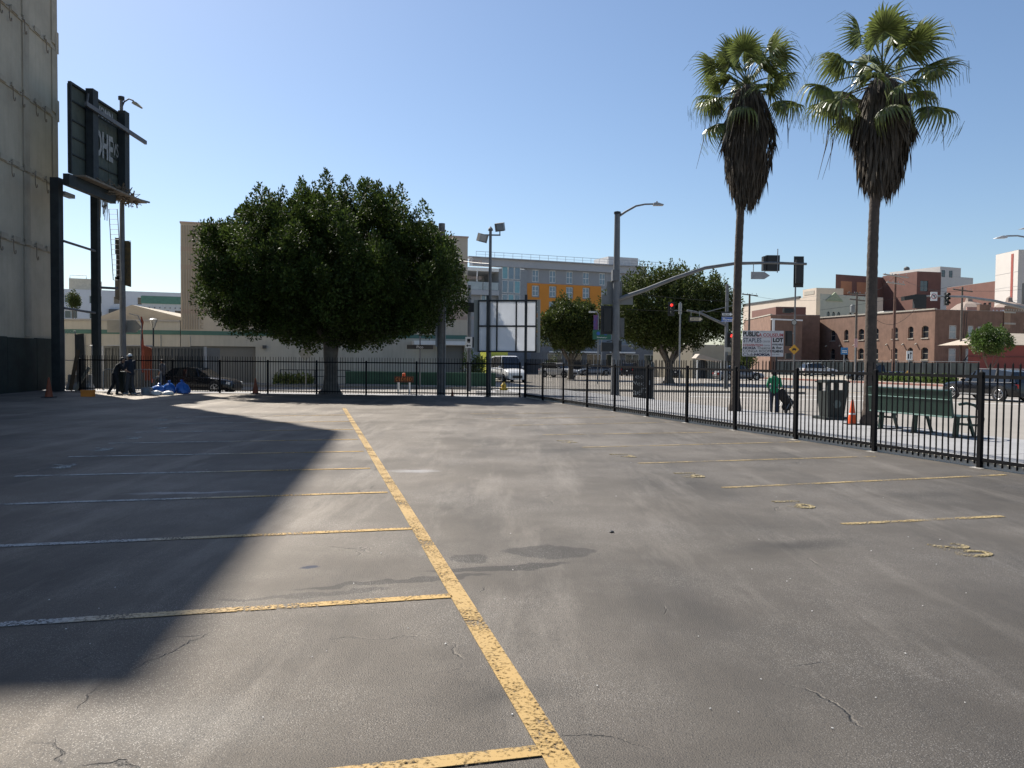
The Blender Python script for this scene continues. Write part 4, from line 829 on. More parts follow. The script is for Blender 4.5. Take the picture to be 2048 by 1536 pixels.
t = thing('bottle_crate', 'small crate of clear bottles left of the blue bags', 'crate', gr(294,789)); MB().box(-.2,.2,-.15,.15,0,.05).box(-.2,-.17,-.15,.15,.05,.3).box(.17,.2,-.15,.15,.05,.3).box(-.17,.17,.12,.15,.05,.3).build('crate', M('crate_grey',(.2,.2,.22),.6), t)
for k in range(5): MB().lathe([(.03,.05),(.034,.2),(.012,.28),(.012,.34)], 8, (-.13+k*.065,0,0)).build('bottle', gpale, t)
def cone(label, p, h, mat, band=True):
    t = thing('traffic_cone', label, 'cone', p); k = h/.7; MB().box(-.18*k,.18*k,-.18*k,.18*k,0,.03*k).build('base', rubber, t); MB().lathe([(.13*k,.03*k),(.095*k,.24*k),(.03*k,.68*k),(.022*k,.7*k)], 14).build('body', mat, t, smooth=True)
    if band: MB().lathe([(.0905*k,.28*k),(.0655*k,.42*k)], 14).build('band', white, t, smooth=True)
dkc = M('cone_dull', (.20,.05,.02), .7, 0, .3, 5)
cone('dull red traffic cone standing in the shade against the tower base', gr(98,795), .8, dkc, False); cone('dark traffic cone in front of the far fence left of the ficus', gr(511,787.5), .72, dkc, False); cone('small red cone at the fence right of the wooden pole', col(905,39.5,-.16), .4, dkc, False)
cone('orange traffic cone with a white band between bin and right palm', gr(1704,849,.15), .62, orange_p)
# ------------------------------------------------------------------ centre: poles, signs, signals
def pole_thing(name, label, cat, px, Y, z0, ytop, r0, r1, mat, group=None, n=10):
    b = col(px,Y,z0); t = thing(name, label, cat, b, 0, group); zt = zat(px,ytop,Y)-z0
    MB().tube([(0,0,0),(0,0,zt*.5),(0,0,zt)], [r0,(r0+r1)/2,r1], n).build('pole', mat, t, smooth=True); return t, zt
wood = M('utility_wood', (.115,.095,.08), .9, 0, .3, 3, streak=.3, bump=.4, bscale=14)
t, zt = pole_thing('utility_pole', 'thick grey wooden pole rising through the right of the ficus crown', 'pole', 882, 37.6, -.05, 447, .2, .155, M('weathered_wood', (.16,.15,.14), .9, 0, .3, 3, streak=.3))
MB().box(-.25,-.16,-.2,.2,2.3,3.4).build('conduit_box', galv, t); MB().tube([(.2,-.1,0),(.2,-.1,zt-2)], .03, 6).build('conduit', galv, t)
t, zt = pole_thing('floodlight_pole', 'slim pole with two box floodlights beside the blank sign', 'floodlight', 979, 36.0, 0, 462, .085, .065, polegrey)
MB().lathe([(.07,0),(.12,.02),(.1,.1),(.02,.2)],8,(0,0,zt)).build('cap', polegrey, t); MB().bar((-.38,0,zt-.18),(.45,0,zt-.18),.06).build('cross_arm', polegrey, t)
for x, z, rz in ((-.36,-.32,.5),(.42,.17,-.2)):
    m = MB().cbox((x,-.05,zt+z), (.4,.3,.36), .25, .15*(1 if x < 0 else -.6), rz).build('floodlight', M('flood_housing', (.17,.165,.155), .5, .3, .2, 4), t); MB().cbox((x+.02,-.21,zt+z-.02), (.32,.03,.28), .25, .15*(1 if x < 0 else -.6), rz).build('lens', gpale, m); MB().tube([(x,0,zt-.18),(x,0,zt+z)], .025, 5).build('bracket', steel, m)
# blank sign box on two black posts
b0, b1 = at(955,700,35.9), at(1072,700,35.5); rz = math.atan2(b1.y-b0.y, b1.x-b0.x); W = math.hypot(b1.x-b0.x,b1.y-b0.y); t = thing('blank_sign', 'large blank white sign in a black grid on two tall black posts', 'sign', (b0.x,b0.y,0), rz)
za, zb_ = zat(1000,703,35.7), zat(1000,601,35.7)
MB().box(-.2,-.03,.14,.22,za-.03,zb_+.05).box(W+.03,W+.15,.14,.22,za-.03,zb_+.05).box(-.03,W+.03,.145,.2,za-.03,za+.02).box(-.03,W+.03,.145,.2,zb_,zb_+.05).build('cabinet', M('sign_beige', (.33,.32,.28), .7, 0, .1, 1), t)
fr = MB(); xs = [.0, .82, 1.68, W]; xs = [0.02, W*.325, W*.655, W-.02]
for x in xs: fr.box(x-.03,x+.03,.05,.14,za,zb_)
for z in (za,(za+zb_)/2,zb_): fr.box(-.01,W+.01,.055,.139,z-.035,z+.035)
fr.build('frame', black, t)
pm = M('sign_panel_white', (.84,.85,.86), .55, 0, .05, 1.2, streak=.06, trans=.5)
for i in range(3):
    for j in range(2): MB().box(xs[i]+.03,xs[i+1]-.03,.118+.004*i,.134,(za,(za+zb_)/2)[j]+.035,((za+zb_)/2,zb_)[j]-.035).build('panel', pm, t)
for px in (974,1052):
    q = Matrix.Rotation(-rz,3,'Z') @ (col(px,35.7,0)-Vector((b0.x,b0.y,0))); zz = zat(px,590 if px > 1000 else 590,35.7)
    MB().box(q.x-.055,q.x+.055,-.06,.05,0,zz).box(q.x-.12,q.x+.12,-.12,.12,0,.02).build('post', black, t)
# transit signs
t, zt = pole_thing('station_sign', 'dark Pico station name board on a thin pole across the street', 'sign', 840, 49, -.2, 640, .05, .04, polegrey)
zz = zat(840,694,49)+.2; MB().box(-.8,.8,-.06,.06,zz-.13,zz+.13).build('board', M('station_board', (.045,.045,.042), .6), t); text('Pico', t, (0,-.068,zz), .17, white, None, 'lettering')
t, zt = pole_thing('transit_arrow_sign', 'white rail symbol sign with an arrow on a wooden pole beside the blank sign', 'sign', 938, 44, -.1, 570, .13, .1, polegrey)
zz = zat(938,685,44)+.1; MB().box(-.2,.17,-.16,-.13,zz-.3,zz+.3).build('board', white, t); MB().box(.19,.42,-.15,-.13,zz-.28,zz+.3).build('side_board', black, t)
g = MB().box(-.1,.07,-.168,-.161,zz+.04,zz+.2).box(-.07,-.02,-.168,-.161,zz-.02,zz+.03).box(0,.05,-.168,-.161,zz-.02,zz+.03); g.build('rail_symbol', black, t); MB().box(-.12,.1,-.168,-.161,zz-.2,zz-.16).prism([(-.15,zz-.18),(-.06,zz-.1),(-.06,zz-.26)], -.168, -.162).build('arrow', black, t)
sh = MB().cbox((.1,.0,zat(940,615,44)+.1),(.7,.35,.5)).build('signal_head', black, t)
# rear of diamond sign
t, zt = pole_thing('diamond_sign_back', 'bare metal back of a diamond road sign left of the ficus trunk', 'sign', 612, 47, -.15, 690, .035, .035, galv)
zz = zat(612,707,47)+.15; MB().prism([(-.45,zz),(0,zz+.45),(.45,zz),(0,zz-.45)], -.06, -.04).build('plate', M('sign_alu'), t); MB().box(-.12,.12,-.05,-.03,zz+.55,zz+.8).build('small_plate', black, t)
# green hoarding, road works board, hydrant
A, B = col(692,56.0,-.2), col(992,53,-.2); t = thing('green_hoarding', 'long low dark green hoarding along the far side of the cross street', 'hoarding', A, ang(A,B)); L = (B-A).length; gm = M('hoarding_green', (.02,.075,.045), .6, 0, .2, 1, streak=.15)
for k in range(8): MB().box(k*L/8+.01,(k+1)*L/8-.01,-.02,.02,.08,.92).build('panel', gm, t); MB().bar((k*L/8,0,0),(k*L/8,0,.95),.05).build('post', gm, t)
MB().box(0,L,-.03,.03,.925,.97).build('top_rail', M('hoarding_rail', (.10,.2,.14), .6), t)
A, B = col(560,56.4,-.2), col(700,56.6,-.2); t = thing('low_railing', 'thin dark pipe railing in front of the warehouse wall', 'railing', A, ang(A,B)); L = (B-A).length
MB().tube([(0,0,1.0),(L,0,1.0)], .03, 6).tube([(0,0,.55),(L,0,.55)], .025, 6).build('rail', black, t)
for k in range(5): MB().tube([(k*L/4,0,0),(k*L/4,0,1.0)], .03, 6).build('post', black, t)
t = thing('roadworks_board', 'small dark orange-lettered work sign on a white foot behind the fence', 'sign', col(808,46,ZS)); MB().box(-.55,.55,-.03,.03,.65,1.0).build('board', M('board_brown', (.10,.04,.025), .7), t); text('CLOSED', t, (0,-.035,.83), .2, M('sign_orange', (.5,.16,.03), .6), .95, 'lettering'); MB().box(-.35,-.28,-.2,.2,0,.65).box(.28,.35,-.2,.2,0,.65).build('leg', white, t); MB().lathe([(.09,1.0),(.09,1.16),(.03,1.2)], 8).build('beacon', orange_p, t)
t = thing('fire_hydrant', 'yellow fire hydrant on the pavement behind the fence corner', 'hydrant', col(1008,39.5,-.16)); hy = M('hydrant_yellow', (.5,.33,.03), .5)
MB().lathe([(.17,0),(.17,.05),(.11,.06),(.11,.5),(.14,.52),(.14,.56),(.1,.62),(.05,.68),(.03,.73)], 12).build('barrel', hy, t, smooth=True); MB().lathe([(.06,-.2),(.06,.2)], 8, (0,0,.38), 'x').build('outlet', hy, t); MB().lathe([(.08,-.2),(.08,-.1)], 8, (0,0,.34), 'y').build('pumper_cap', hy, t)
# signals
vis = M('signal_black', (.015,.016,.016), .55, 0, .2, 5); lens_d = M('lens_dark', (.03,.03,.02), .25)
def head(parent, c, s=1.0, lit=None, back=False, n=3, plate=True):
    m = MB().cbox((c[0],c[1],c[2]), (.34*s,.22*s,.36*s*n))
    if plate: m.cbox((c[0],c[1]+.02,c[2]), (.62*s,.03*s,(.36*n+.26)*s))
    o = m.build('signal_head', vis, parent)
    for k in range(n):
        z = c[2]+(n/2-.5-k)*.36*s; y = c[1]+(.14*s if back else -.14*s)
        MB().lathe([(.13*s,y-.01),(.13*s,y+.01)], 12, (c[0],0,z), 'y').build('lamp_lens', red_lamp if lit == k else lens_d, o)
        v = MB()
        for q in range(7):
            a = math.pi*(-.1+1.2*q/6); b_ = math.pi*(-.1+1.2*(q+1)/6); f = -.26*s if not back else .26*s
            if q < 6: v.quad((c[0]+.15*s*math.cos(a),y,z+.15*s*math.sin(a)),(c[0]+.15*s*math.cos(b_),y,z+.15*s*math.sin(b_)),(c[0]+.15*s*math.cos(b_),y+f,z+.15*s*math.sin(b_)),(c[0]+.15*s*math.cos(a),y+f,z+.15*s*math.sin(a)))
        v.build('visor', vis, o)
    return o
Y = 37.3; t, zt = pole_thing('signal_mast', 'grey traffic signal mast with long curved arm and street lamp at the corner', 'traffic signal', 1231, Y, -.05, 428, .2, .13, polegrey, n=12)
b = col(1231,Y,-.05)
def L_(px, py, dy=0): v = at(px,py,Y+dy)-b; return (v.x, v.y, v.z)
MB().lathe([(.34,0),(.34,.06),(.22,.1),(.22,.25)], 12).build('base_flange', polegrey, t); MB().lathe([(.16,0),(.16,.1),(.05,.13)], 10, (0,0,zt)).build('cap', steel, t)
MB().tube([L_(1237,598), L_(1290,580), L_(1350,556), L_(1410,536), L_(1470,527), L_(1540,525.5), L_(1613,528)], [.105,.1,.092,.085,.075,.068,.06], 10).build('mast_arm', polegrey, t, smooth=True)
MB().tube([L_(1237,433), L_(1252,423), L_(1272,412), L_(1290,408.5), L_(1308,408)], [.055,.05,.045,.04,.038], 8).build('lamp_arm', polegrey, t, smooth=True)
c = L_(1315,409); MB().prism([(c[0]-.2,c[2]+.05),(c[0]-.05,c[2]+.09),(c[0]+.28,c[2]-.01),(c[0]+.26,c[2]-.05),(c[0]-.2,c[2]-.05)], -.13, .13).box(c[0]-.06,c[0]+.0,-.03,.03,c[2]+.09,c[2]+.15).build('luminaire', M('lum_grey', (.33,.33,.33), .5), t)
c = L_(1235,599); MB().box(c[0]-.72,c[0]+.75,.2,.24,c[2]-.22,c[2]+.21).build('name_sign_back', M('sign_back_grey', (.17,.175,.175), .6, .1), t); c = L_(1230,575); MB().box(c[0]-.36,c[0]+.36,.21,.245,c[2]-.34,c[2]+.30).build('sign_back', M('sign_back_grey'), t)
MB().cbox((c[0],-.02,c[2]+.55), (.3,.5,.5)).build('clamp', polegrey, t)
head(t, (L_(1215,640)[0], .05, L_(1215,640)[2]), 1.0, None, True); MB().bar((L_(1215,640)[0],.05,L_(1215,618)[2]),(0,.05,L_(1215,618)[2]),.06).build('bracket', steel, t)
c = L_(1213,694); MB().cbox((c[0],0,c[2]), (.5,.3,.42)).build('walk_signal', vis, t); c2 = L_(1236,692); MB().cbox((c2[0]+.05,.02,c2[2]), (.2,.26,.5)).build('walk_signal', vis, t); MB().bar((c[0],0,c[2]+.25),(c2[0],0,c2[2]+.3),.04).build('bracket', steel, t)
c = L_(1240,655); MB().cbox((c[0]+.1,.18,c[2]), (.22,.2,.9)).build('signal_head', M('signal_grey', (.10,.10,.10), .6), t)
c = L_(1520,551); MB().prism([(c[0]-.42,c[2]-.17),(c[0]-.42,c[2]+.17),(c[0]+.2,c[2]+.17),(c[0]+.46,c[2]),(c[0]+.2,c[2]-.17)], -.01, .02).build('arrow_sign_back', M('sign_back_pale', (.3,.3,.3), .55, .2), t)
for px in (1507,1530): q = L_(px,526); MB().bar((q[0],0,q[2]),(q[0],0,c[2]+.17),.03).build('hanger', galv, t)
c = L_(1546,526); MB().cbox((c[0],.12,c[2]), (.62,.28,.72)).cbox((c[0]-.36,.13,c[2]-.02), (.18,.3,.66)).build('signal_head', vis, t); MB().bar((c[0]+.2,-.03,c[2]-.45),(c[0]+.2,-.03,c[2]+.65),.035).build('bracket', galv, t)
c = L_(1599.5,543); MB().cbox((c[0],.1,c[2]), (.36,.24,1.1)).cbox((c[0],.15,c[2]), (.46,.03,1.44)).build('signal_head', vis, t)
c = L_(1226,700)
# signal cabinet
b = gr(1287,799,-.02); t = thing('signal_cabinet', 'black traffic control cabinet covered in faint white scribbles behind the fence', 'cabinet', b, -.25); cb = M('cabinet_black', (.018,.019,.02), .6, 0, .4, 3)
MB().box(-.42,.42,-.3,.3,.06,1.32).build('body', cb, t); MB().box(-.46,.46,-.34,.34,0,.06).build('plinth', concrete, t); MB().box(-.45,.45,-.34,.34,1.323,1.38).build('lid', cb, t); d = MB().box(-.37,.37,-.325,-.302,.12,1.27).build('door', cb, t); MB().bar((.28,-.35,.65),(.28,-.35,.85),.03).build('handle', galv, d)
for s, x, z in (('kso',-.18,1.02),('Vex',-.2,.72),('rz',.1,.42),('ae',-.25,.3)): text(s, d, (x,-.333,z), .2, graf, None, 'graffiti')
# red signal on far mast
Y2 = 62; t, zt = pole_thing('far_signal', 'small red traffic light hung in front of the wide ficus', 'traffic signal', 1359, Y2, ZS, 604, .07, .06, galv)
c = (at(1342,618,Y2)-col(1359,Y2,ZS)); head(t, (c.x,-.1,c.z), .8, 0); MB().bar((c.x,0,c.z-.1),(0,0,c.z-.1),.05).build('bracket', galv, t); MB().box(-.12,.12,-.05,.05,c.z-.4,c.z+.45).build('rear_plate', M('sign_alu'), t)
# Flower Street corner pole
Y3 = 56; b = col(1452,Y3,ZS); t, zt = pole_thing('corner_signal', 'far corner pole with red light, blue Flower sign and one-way arrows', 'traffic signal', 1452, Y3, ZS, 568, .14, .1, polegrey)
def L3(px, py): v = at(px,py,Y3)-b; return (v.x, v.y, v.z)
MB().tube([L3(1450,649), L3(1425,638), L3(1400,626), L3(1374,621)], [.1,.09,.08,.07], 8).build('mast_arm', polegrey, t, smooth=True); MB().tube([L3(1397,624), L3(1407,621.5), L3(1412,624), L3(1440,617), L3(1470,610), L3(1472,614)], .025, 5).build('lamp_arm', galv, t)
def oneway(c, w_, h, col_):
    o = MB().prism([(c[0]-w_/2,c[2]-h/2),(c[0]-w_/2,c[2]+h/2),(c[0]+w_*.33,c[2]+h/2),(c[0]+w_/2,c[2]),(c[0]+w_*.33,c[2]-h/2)], -.22, -.19).build('one_way_sign', black, t)
    MB().prism([(c[0]-w_*.42,c[2]-h*.26),(c[0]-w_*.42,c[2]+h*.26),(c[0]+w_*.24,c[2]+h*.26),(c[0]+w_*.24,c[2]+h*.4),(c[0]+w_*.44,c[2]),(c[0]+w_*.24,c[2]-h*.4),(c[0]+w_*.24,c[2]-h*.26)], -.228, -.221).build('arrow', col_, o)
    text('ONE WAY', o, (c[0]-w_*.08,-.234,c[2]), h*.32, black, w_*.56, 'lettering', bold=.02)
oneway(L3(1391,638.5), 1.0, .38, M('sign_cream', (.55,.48,.36), .6)); oneway(L3(1453,629), .85, .3, white)
for px in (1381,1398): q = L3(px,622); MB().bar((q[0],-.2,q[2]),(q[0],-.2,L3(px,633)[2]),.03).build('hanger', galv, t)
c = L3(1454.5,639); o = MB().box(c[0]-.44,c[0]+.44,-.22,-.19,c[2]-.17,c[2]+.17).build('name_sign', M('sign_blue', (.02,.09,.36), .5), t); text('Flower', o, (c[0],-.226,c[2]), .2, white, .74, 'lettering', bold=.01)
MB().box(c[0]-.44,c[0]+.44,-.224,-.221,c[2]+.145,c[2]+.165).box(c[0]-.44,c[0]+.44,-.224,-.221,c[2]-.165,c[2]-.145).build('border', white, o)
c = L3(1461,680); head(t, (c[0],-.15,c[2]), .8, 0); c = L3(1454,699); MB().box(c[0]-.18,c[0]+.2,-.2,-.17,c[2]-.15,c[2]+.15).build('notice_plate', M('sign_alu'), t); c = L3(1459,717); MB().cbox((c[0],-.12,c[2]), (.42,.3,.45)).build('walk_signal', vis, t)
# pole with round sign, diamond sign, signals (right of the parking sign)
Y4 = 60; b = col(1588,Y4,ZS); t, zt = pole_thing('median_signal', 'slim median pole with black signals, round plate and yellow diamond sign', 'traffic signal', 1588, Y4, ZS, 552, .07, .055, polegrey)
def L4(px, py): v = at(px,py,Y4)-b; return (v.x, v.y, v.z)
c = L4(1576,621); MB().cbox((c[0],-.05,c[2]), (.75,.3,.3)).cbox((c[0]-.1,-.1,c[2]-.02), (.5,.36,.36)).build('signal_head', vis, t)
c = L4(1587,645); MB().lathe([(.21,-.14),(.21,-.11)], 16, (c[0],0,c[2]), 'y').build('round_sign', black, t); MB().lathe([(.17,-.148),(.17,-.141)], 16, (c[0],0,c[2]), 'y').build('sign_face', M('sign_alu'), t)
c = L4(1577,677); head(t, (c[0],-.05,c[2]), .85, None, True); MB().bar((c[0],0,c[2]+.4),(0,0,c[2]+.4),.05).build('bracket', galv, t)
c = L4(1576,712); MB().cbox((c[0],-.05,c[2]), (.42,.3,.42)).build('walk_signal', vis, t)
c = L4(1587,699); o = MB().prism([(c[0]-.38,c[2]),(c[0],c[2]+.38),(c[0]+.38,c[2]),(c[0],c[2]-.38)], -.15, -.12).build('warning_sign', M('sign_amber', (.55,.28,.02), .5), t); MB().box(c[0]-.15,c[0]+.15,-.158,-.151,c[2]-.05,c[2]+.05).box(c[0]-.1,c[0]+.1,-.158,-.151,c[2]+.055,c[2]+.1).box(c[0]-.13,c[0]-.07,-.158,-.151,c[2]-.1,c[2]-.055).box(c[0]+.07,c[0]+.13,-.158,-.151,c[2]-.1,c[2]-.055).build('vehicle_symbol', black, o)
# parking sign with lettering
Y5 = 64; b = col(1538,Y5,ZS); t = thing('parking_sign', 'white billboard listing PUBLIC, LA COLISEUM, STAPLES CENTER and other venues', 'sign', b)
def L5(px, py): v = at(px,py,Y5)-b; return (v.x, v.y, v.z)
x0 = L5(1497,0)[0]; x1 = L5(1580,0)[0]; z0 = L5(1538,713)[2]; z1 = L5(1538,661.5)[2]; Wd = x1-x0; Hd = z1-z0
MB().box(x0,x1,-.03,.05,z0,z1).build('board', M('board_pale', (.55,.56,.58), .6, 0, .05, 1), t)
for x in (x0+.4, x1-.5): MB().bar((x,.1,0),(x,.1,z1-.1),.1).build('post', steel, t)
navy = M('print_navy', (.012,.014,.05), .6); redp = M('print_red', (.33,.02,.03), .6); blk = M('print_black', (.012,.012,.014), .6); gyp = M('print_grey', (.12,.12,.14), .6)
def wr(s, fx0, fx1, fz, fh, m, bold=.02): text(s, t, (x0+Wd*(fx0+fx1)/2,-.036,z0+Hd*fz), Hd*fh, m, Wd*(fx1-fx0), 'lettering', bold=bold)
wr('PUBLIC',.01,.40,.87,.2,blk,.04); MB().box(x0+Wd*.325,x1,-.034,-.031,z0+Hd*.755,z1).build('patch', M('board_pale'), t)
wr('LA COLISEUM',.35,.99,.835,.13,redp); wr('Permanent Parking Only',.44,.9,.955,.04,gyp,.0)
wr('STAPLES',.015,.46,.625,.17,navy,.01); wr('CENTER',.49,.675,.58,.07,gyp,0); wr('CONVENTION',.01,.49,.435,.09,redp); wr('CENTER',.515,.67,.425,.055,gyp,0); wr('NOKIA',.015,.33,.325,.1,navy,.04); wr('Theatre',.355,.675,.33,.1,blk,0); wr('CONGA ROOM',.015,.69,.205,.1,blk,.0); wr('Club',.015,.27,.075,.11,blk,0); wr('NOKIA',.29,.68,.07,.1,navy,.05)
wr('LOT',.74,.99,.64,.17,blk,.06); wr('AVAILABLE',.72,.99,.47,.075,blk,.03); wr('& for',.72,.97,.345,.1,blk,.03); wr('FILMING',.72,.99,.205,.1,blk,.04); wr('310 482',.72,.9,.08,.05,gyp,0)
MB().box(x0,x1,-.035,-.031,z0+Hd*.742,z0+Hd*.752).box(x0+Wd*.698,x0+Wd*.71,-.035,-.031,z0,z0+Hd*.74).build('rule', redp, t)
# right-hand mast with silhouetted signals
Y6 = 58; b = col(2120,Y6,ZS); t = thing('right_mast', 'pale curved signal arm with black signals reaching in from the right edge', 'traffic signal', b)
def L6(px, py): v = at(px,py,Y6)-b; return (v.x, v.y, v.z)
MB().tube([(0,0,0),(0,0,9.5)], [.18,.12], 10).build('pole', galv, t, smooth=True); MB().tube([L6(2120,640), L6(2048,616), L6(1990,602), L6(1930,593.5), L6(1850,592)], [.13,.12,.1,.085,.065], 9).build('mast_arm', galv, t, smooth=True)
c = L6(1839,603); MB().cbox((c[0],0,c[2]), (.85,.3,1.0)).build('signal_head', vis, t); c = L6(1815,596); MB().cbox((c[0],-.1,c[2]), (.8,.5,.3), 0, -.15).build('signal_head', vis, t)
c = L6(1893,598); head(t, (c[0],.0,c[2]), .85, None, False, plate=False)
c = L6(1866,593); o = MB().box(c[0]-.24,c[0]+.24,-.14,-.11,c[2]-.32,c[2]+.32).build('turn_sign', white, t); MB().lathe([(.2,-.148),(.2,-.142)], 16, (c[0],0,c[2]), 'y').build('red_ring', M('sign_red', (.4,.03,.03), .5), o); MB().lathe([(.155,-.154),(.155,-.149)], 16, (c[0],0,c[2]), 'y').build('sign_field', white, o); MB().box(c[0]+.03,c[0]+.07,-.162,-.155,c[2]-.12,c[2]+.08).box(c[0]-.09,c[0]+.03,-.162,-.155,c[2]+.04,c[2]+.08).cbox((c[0],-.16,c[2]),(.32,.006,.035),0,.78).build('turn_symbol', black, o)
c = L6(2046,588); MB().cbox((c[0],-.3,c[2]), (.4,.25,1.5)).build('signal_head', vis, t)
Y7 = 40; b = col(2090,Y7,ZS); t = thing('arm_lamp', 'pale street lamp arm entering the sky from the right edge', 'street lamp', b)
def L7(px, py): v = at(px,py,Y7)-b; return (v.x, v.y, v.z)
zt = L7(2090,480)[2]; MB().tube([(0,0,0),(0,0,zt+.4)], [.15,.09], 10).build('pole', galv, t); MB().tube([L7(2090,486), L7(2060,476), L7(2035,471.5), L7(2012,472)], .04, 7).build('arm', galv, t); c = L7(2001,475); MB().prism([(c[0]-.3,c[2]-.06),(c[0]-.25,c[2]-.02),(c[0]+.05,c[2]+.08),(c[0]+.28,c[2]+.08),(c[0]+.28,c[2]-.03)], -.13, .13).build('luminaire', M('lum_white', (.5,.5,.5), .5), t)
MB().tube([L7(2090,470), L7(2060,458)], .04, 7).build('arm', galv, t); c = L7(2046,456.5); MB().prism([(c[0]-.2,c[2]-.05),(c[0]+.2,c[2]+.08),(c[0]+.25,c[2]-.03)], -.12, .12).build('luminaire', M('lum_white'), t)
# utility poles on the right, with wires
up = []
for i, (px, Y, yt, lab, arms) in enumerate(((1497,110,588,'thin wooden pole with a crossarm above the brick store',((590,2.6),)),(1711,100,584,'dark wooden pole with a transformer and crossarms left of the right palm',((588,3.0),(600,2.4))),(1787,90,548,'tall reddish wooden pole with two crossarms in front of the brick warehouse',((552,3.6),(567,2.6))),(1921,104,574,'wooden pole with one crossarm in front of the brick annex',((581,3.4),)))):
    t, zt = pole_thing('utility_pole', lab, 'pole', px, Y, -.3, yt, .17, .12, M('pole_red_wood', (.14,.075,.055), .9, 0, .3, 2, streak=.3) if i == 2 else wood)
    for y, w_ in arms:
        z = zat(px,y,Y)+.3; a = MB().cbox((0,-.1,z), (w_,.12,.14), 0, .06, .35).build('crossarm', wood if i != 2 else M('pale_arm', (.36,.33,.3), .8), t)
        for k in range(4): MB().lathe([(.04,z+.1),(.05,z+.2),(.03,z+.26)], 6, (w_*(-.42+.28*k)*.94,-.1+w_*(-.42+.28*k)*.34,0)).build('insulator', gpale, a)
    if i == 1: MB().lathe([(.25,0),(.28,.1),(.28,.9),(.2,1.0)], 10, (-.5,0,zt-2.6)).build('transformer', M('transformer', (.2,.21,.21), .6), t)
    up.append(col(px,Y,zat(px,arms[0][0],Y)))
def wire(label, a, b, sag, r=.016):
    m = MB(); a = Vector(a); b = Vector(b); m.tube([a.lerp(b,k/12)-Vector((0,0,sag*4*(k/12)*(1-k/12)))-a for k in range(13)], r, 4, False); o = m.build('overhead_wire', black); o.location = a; tag(o, label, 'wire')
wire('overhead wire sagging from the tall reddish pole to the pole with the transformer', up[2], up[1], .7); wire('overhead wire between the tall reddish pole and the pole before the brick annex', up[2], up[3], .7); wire('overhead wire running left from the transformer pole past the white shed', up[1], up[0], .8)
wire('overhead wire leaving the annex pole towards the right edge', up[3], at(2150,560,110), .6); wire('overhead wire crossing in front of the wide street ficus', at(1210,578,52), at(1470,603,52), .15, .012); wire('lower overhead wire crossing the wide street ficus', at(1250,618,54), at(1500,622,54), .1, .01); wire('short wire between the ficus crown and the floodlight pole', at(905,517,37.8), at(978,527,36), .05, .01)
wire('slack black cable looping below the reddish pole', at(1735,622,88), at(1830,618,88), 1.6, .02); wire('long wire slanting up across the brick skyline', at(1640,620,80), at(1905,572,80), .2, .012)
# smaller far signs
def small(name, label, px, Y, y0, y1, w_, mat, z0=-.2, txt=None, tm=None):
    b = col(px,Y,z0); t = thing(name, label, 'sign', b); a = zat(px,y1,Y)-z0; c = zat(px,y0,Y)-z0
    MB().bar((0,0,0),(0,0,c),.06).build('post', galv, t); o = MB().box(-w_/2,w_/2,-.08,-.05,a,c).build('plate', mat, t)
    if txt: text(txt, o, (0,-.085,(a+c)/2), (c-a)*.5, tm or white, w_*.75)
    return t, a, c
t, a, c = small('blue_sign', 'small blue and white notice on a post before the brick warehouse', 1688, 72, 695, 709, .62, M('sign_cyan', (.03,.17,.38), .5))
MB().box(-.22,.22,-.086,-.081,a+.16,a+.22).box(-.22,.22,-.086,-.081,a+.3,a+.36).build('print_line', white, t)
t, a, c = small('keep_right_sign', 'white keep-right sign on a post in the median', 1818, 66, 702, 720, .5, white); MB().box(-.14,-.04,-.09,-.081,a+.1,a+.5).prism([(.0,c-.25),(.1,c-.05),(.2,c-.25)], -.09, -.081).box(.07,.12,-.09,-.081,a+.1,c-.25).build('symbol', black, t)
small('no_parking_sign', 'narrow red and white kerb sign on the transformer pole', 1710.5, 70, 677, 695, .28, M('sign_pinkish', (.5,.3,.28), .6))
t, a, c = small('green_guide_sign', 'green freeway guide sign with two route shields beside the signal mast', 1203, 66, 660, 679, 1.5, M('sign_green', (.01,.10,.06), .5))
for k in (0,1): MB().lathe([(.15,-.095),(.15,-.082)], 12, (-.3+k*.6,0,(a+c)/2+.1), 'y').build('shield', M('sign_blue'), t)
text('Freeway', t, (0,-.088,a+.16), .14, white, .8)
b = col(1190,68,ZS); t = thing('banner_lamp', 'street lamp with a blue banner behind the signal mast', 'street lamp', b); zt = zat(1190,624,68)-ZS; MB().tube([(.25,0,0),(.25,0,zt-.2),(.1,0,zt),(-.1,0,zt)], .06, 7).build('pole', galv, t); MB().cbox((-.3,0,zt), (.5,.2,.12)).build('luminaire', M('lum_white'), t); MB().box(-.15,.2,-.02,.02,zt-1.5,zt-.25).build('banner', M('banner_blue', (.05,.08,.28), .7, 0, .5, 3, c2=(.2,.05,.1)), t)
t = thing('yellow_diamond', 'small yellow diamond marker on the far verge', 'sign', gr(1815,763,-.18)); MB().bar((0,0,0),(0,0,.5),.05).build('post', galv, t); MB().prism([(-.38,.7),(0,1.08),(.38,.7),(0,.32)], -.06, -.03).build('plate', M('sign_amber'), t)
# windscreen fence across the street
A, B = col(1552,112,-.2), col(1960,96,-.2); t = thing('screened_fence', 'grey-green screened fence in front of the brick warehouse', 'fence', A, ang(A,B)); L = (B-A).length; sm = M('windscreen', (.10,.115,.11), .85, 0, .3, .7, streak=.3)
for k in range(16):
    MB().box(k*L/16+.03,(k+1)*L/16-.03,-.02+.01*(k % 3),.02,.1,1.9).build('screen_panel', sm, t); MB().tube([(k*L/16,0,0),(k*L/16,0,2.1)], .035, 6).build('post', galv, t)
MB().tube([(0,0,2.05),(L,0,2.05)], .025, 5).build('top_rail', galv, t)
